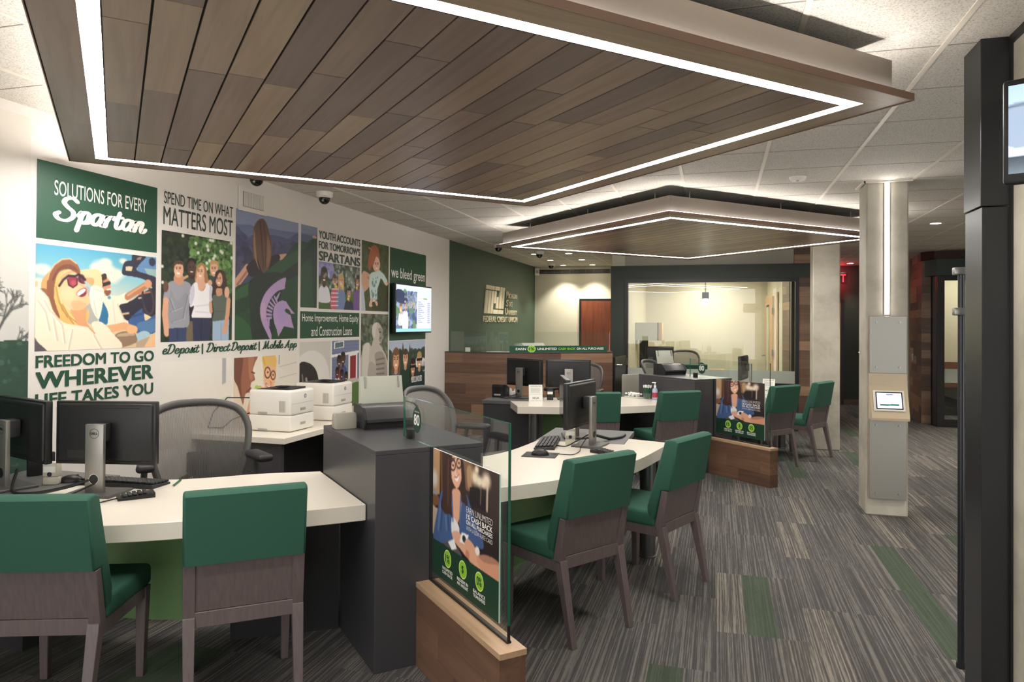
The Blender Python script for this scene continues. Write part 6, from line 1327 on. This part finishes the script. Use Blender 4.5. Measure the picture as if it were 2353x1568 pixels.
tp = thing('teller_printer', 'white printer behind the green sign strip on the teller counter', 'printer', (-2.62, 10.12, 1.182), an); mb = MB(); mb.xprism([(-.12, 0), (.14, 0), (.14, .11), (-.06, .13), (-.12, .10)], -.17, .17, M_printer, .008); obj('body', mb, M_printer, tp); mb = MB(); mb.span((.1705, -.05, .01), (.19, .1, .09), M_black2); obj('side_panel', mb, M_black2, tp)
mb = MB(); mb.box((-3.47, 9.76, 1.182 + .03), (.075, .006, .06), .1, M_paper); tag(obj('business_card', mb, M_paper, None, 0), 'small white card standing at the left end of the teller counter', 'card')
mb = MB(); mb.box((-3.02, 9.80, 1.186), (.32, .16, .006), .05, M_paper); tag(obj('paper_sheets', mb, M_paper, None, 0), 'flat white papers on the left part of the teller counter', 'papers')
gt = thing('half_gate', 'dark half-height gate with a lever handle between the teller counter and the office', 'gate', (-1.452, 11.08, 0), math.atan2(.80, .07))
mb = MB(); mb.span((-.40, -.02, .05), (.39, .02, 1.10), M_frame, .003); obj('leaf', mb, M_frame, gt, 0)
mb = MB(); mb.tube([(-.34, -.02, .98), (-.34, -.07, .98), (-.20, -.07, .98)], .012, M_chrome); mb.cyl((-.34, -.024, .98), .028, .008, M_chrome, 16, 'Y'); obj('lever_handle', mb, M_chrome, gt)
mb = MB()
for z in (.35, 1.0): mb.cyl((.405, -.02, z), .012, .11, M_chrome, 10)
obj('hinges', mb, M_chrome, gt)

# ================================================================= INSIDE THE GLASS OFFICE
od = thing('office_desk', 'pale desk inside the glass office', 'desk', (-.55, 13.25, 0)); mb = MB(); mb.span((-.80, -.38, .70), (.72, .38, .74), M_desk, .003); obj('desktop', mb, M_desk, od, 0); [obj('end_panel', (lambda b: (b.span((xa, -.34, 0), (xa + .06, .34, .6995), M_char), b)[1])(MB()), M_char, od, 0) for xa in (-.76, .62)]; mb = MB(); mb.span((-.6995, .1, .2), (.6195, .12, .6995), M_char); obj('modesty_panel', mb, M_char, od, 0)
mon(-1.02, 13.35, 12, 'black monitor on the desk inside the glass office')
def simple_chair(x, y, a, label): return dup(ch0, (x, y, 0), math.radians(a), label)
simple_chair(-.40, 12.45, 4, 'green chair inside the glass office, right of the two'); simple_chair(-.96, 12.45, -4, 'green chair inside the glass office, left of the two')
wc = thing('wall_cabinet', 'grey overhead cabinet with a wood side inside the glass office', 'cabinet', (-1.21, 13.2, 1.30)); mb = MB(); mb.span((-.235, 0, 0), (.235, .36, .325), M_maple, .002); obj('carcass', mb, M_maple, wc, 0); mb = MB(); mb.span((-.235, -.02, 0), (.155, -.001, .325), M_tray, .002); obj('door', mb, M_tray, wc, 0); mb = MB(); mb.span((.157, -.018, 0), (.172, -.001, .325), M_frame); obj('edge_strip', mb, M_frame, wc, 0)
fp = thing('tall_panel', 'tall dark green panel under the overhead cabinet in the office', 'panel', (-1.33, 13.7, 0)); mb = MB(); mb.span((-.10, 0, 0), (.06, .04, 1.295), M_darkgreen); obj('panel', mb, M_darkgreen, fp, 0); mb = MB(); mb.span((-.1, -.02, 0), (.06, -.001, .05), M_frame); obj('plinth', mb, M_frame, fp, 0)
dup(nc, (-1.20, 12.98, .74), math.radians(12), 'white notice card at the left end of the office desk')
mb = MB(); mb.box((.0, 13.05, .755), (.28, .24, .03), .1, M_paper); tag(obj('paper_stack', mb, M_paper, None, 0), 'stack of white papers under the folder on the office desk', 'papers')
mb = MB(); mb.box((0, 13.05, .785), (.27, .23, .028), .05, M_mgrey, .004); tag(obj('binder', mb, M_mgrey, None, 0), 'grey binder in the pile on the office desk', 'binder')
mb = MB(); mb.box((-.02, 13.05, .806), (.25, .21, .012), -.1, mat('manila_orange', (214, 150, 80), .6), .003); tag(obj('folder', mb, None, None, 0), 'orange folder on top of the pile on the office desk', 'folder')
c2 = dup(cu, (-.69, 13.0, .74), None, 'green cup of pens on the office desk')
for ch_ in list(c2.children): 
    if ch_.name.startswith('cup'): bpy.data.objects.remove(ch_)
mb = MB(); mb.lathe([(.0, 0), (.035, 0), (.045, .11), (.042, .11), (.033, .006), (0, .006)], M_green2, 18); obj('cup', mb, M_green2, c2)
pd_ = thing('pendant_lamp', 'small pendant lamp with a glowing lens inside the glass office', 'lamp', (-.205, 12.5, 2.56)); mb = MB(); mb.cyl((0, 0, -.21), .01, .42, M_printer, 10); obj('stem', mb, M_printer, pd_); mb = MB(); mb.span((-.055, -.055, -.53), (.055, .055, -.42), M_black, .004); obj('cap', mb, M_black, pd_); mb = MB(); mb.box((0, 0, -.575), (.10, .10, .088), 0, M_pend, .02); obj('lens', mb, M_pend, pd_)
for x, y, wt in ((-.2, 12.9, 34), (-.2, 14.4, 34)):
    rt_ = thing('ceiling_panel_light', 'flat square ceiling light inside the glass office', 'light', (x, y, 2.559), 0, 'ceiling lights in the glass office'); mb = MB(); mb.span((-.3, -.3, -.012), (.3, .3, 0), M_tbar); obj('frame', mb, M_tbar, rt_, 0); mb = MB(); mb.span((-.27, -.27, -.014), (.27, .27, -.0125), mat('panel_glow', (255, 250, 236), .5, emit=11)); obj('diffuser', mb, None, rt_, 0)
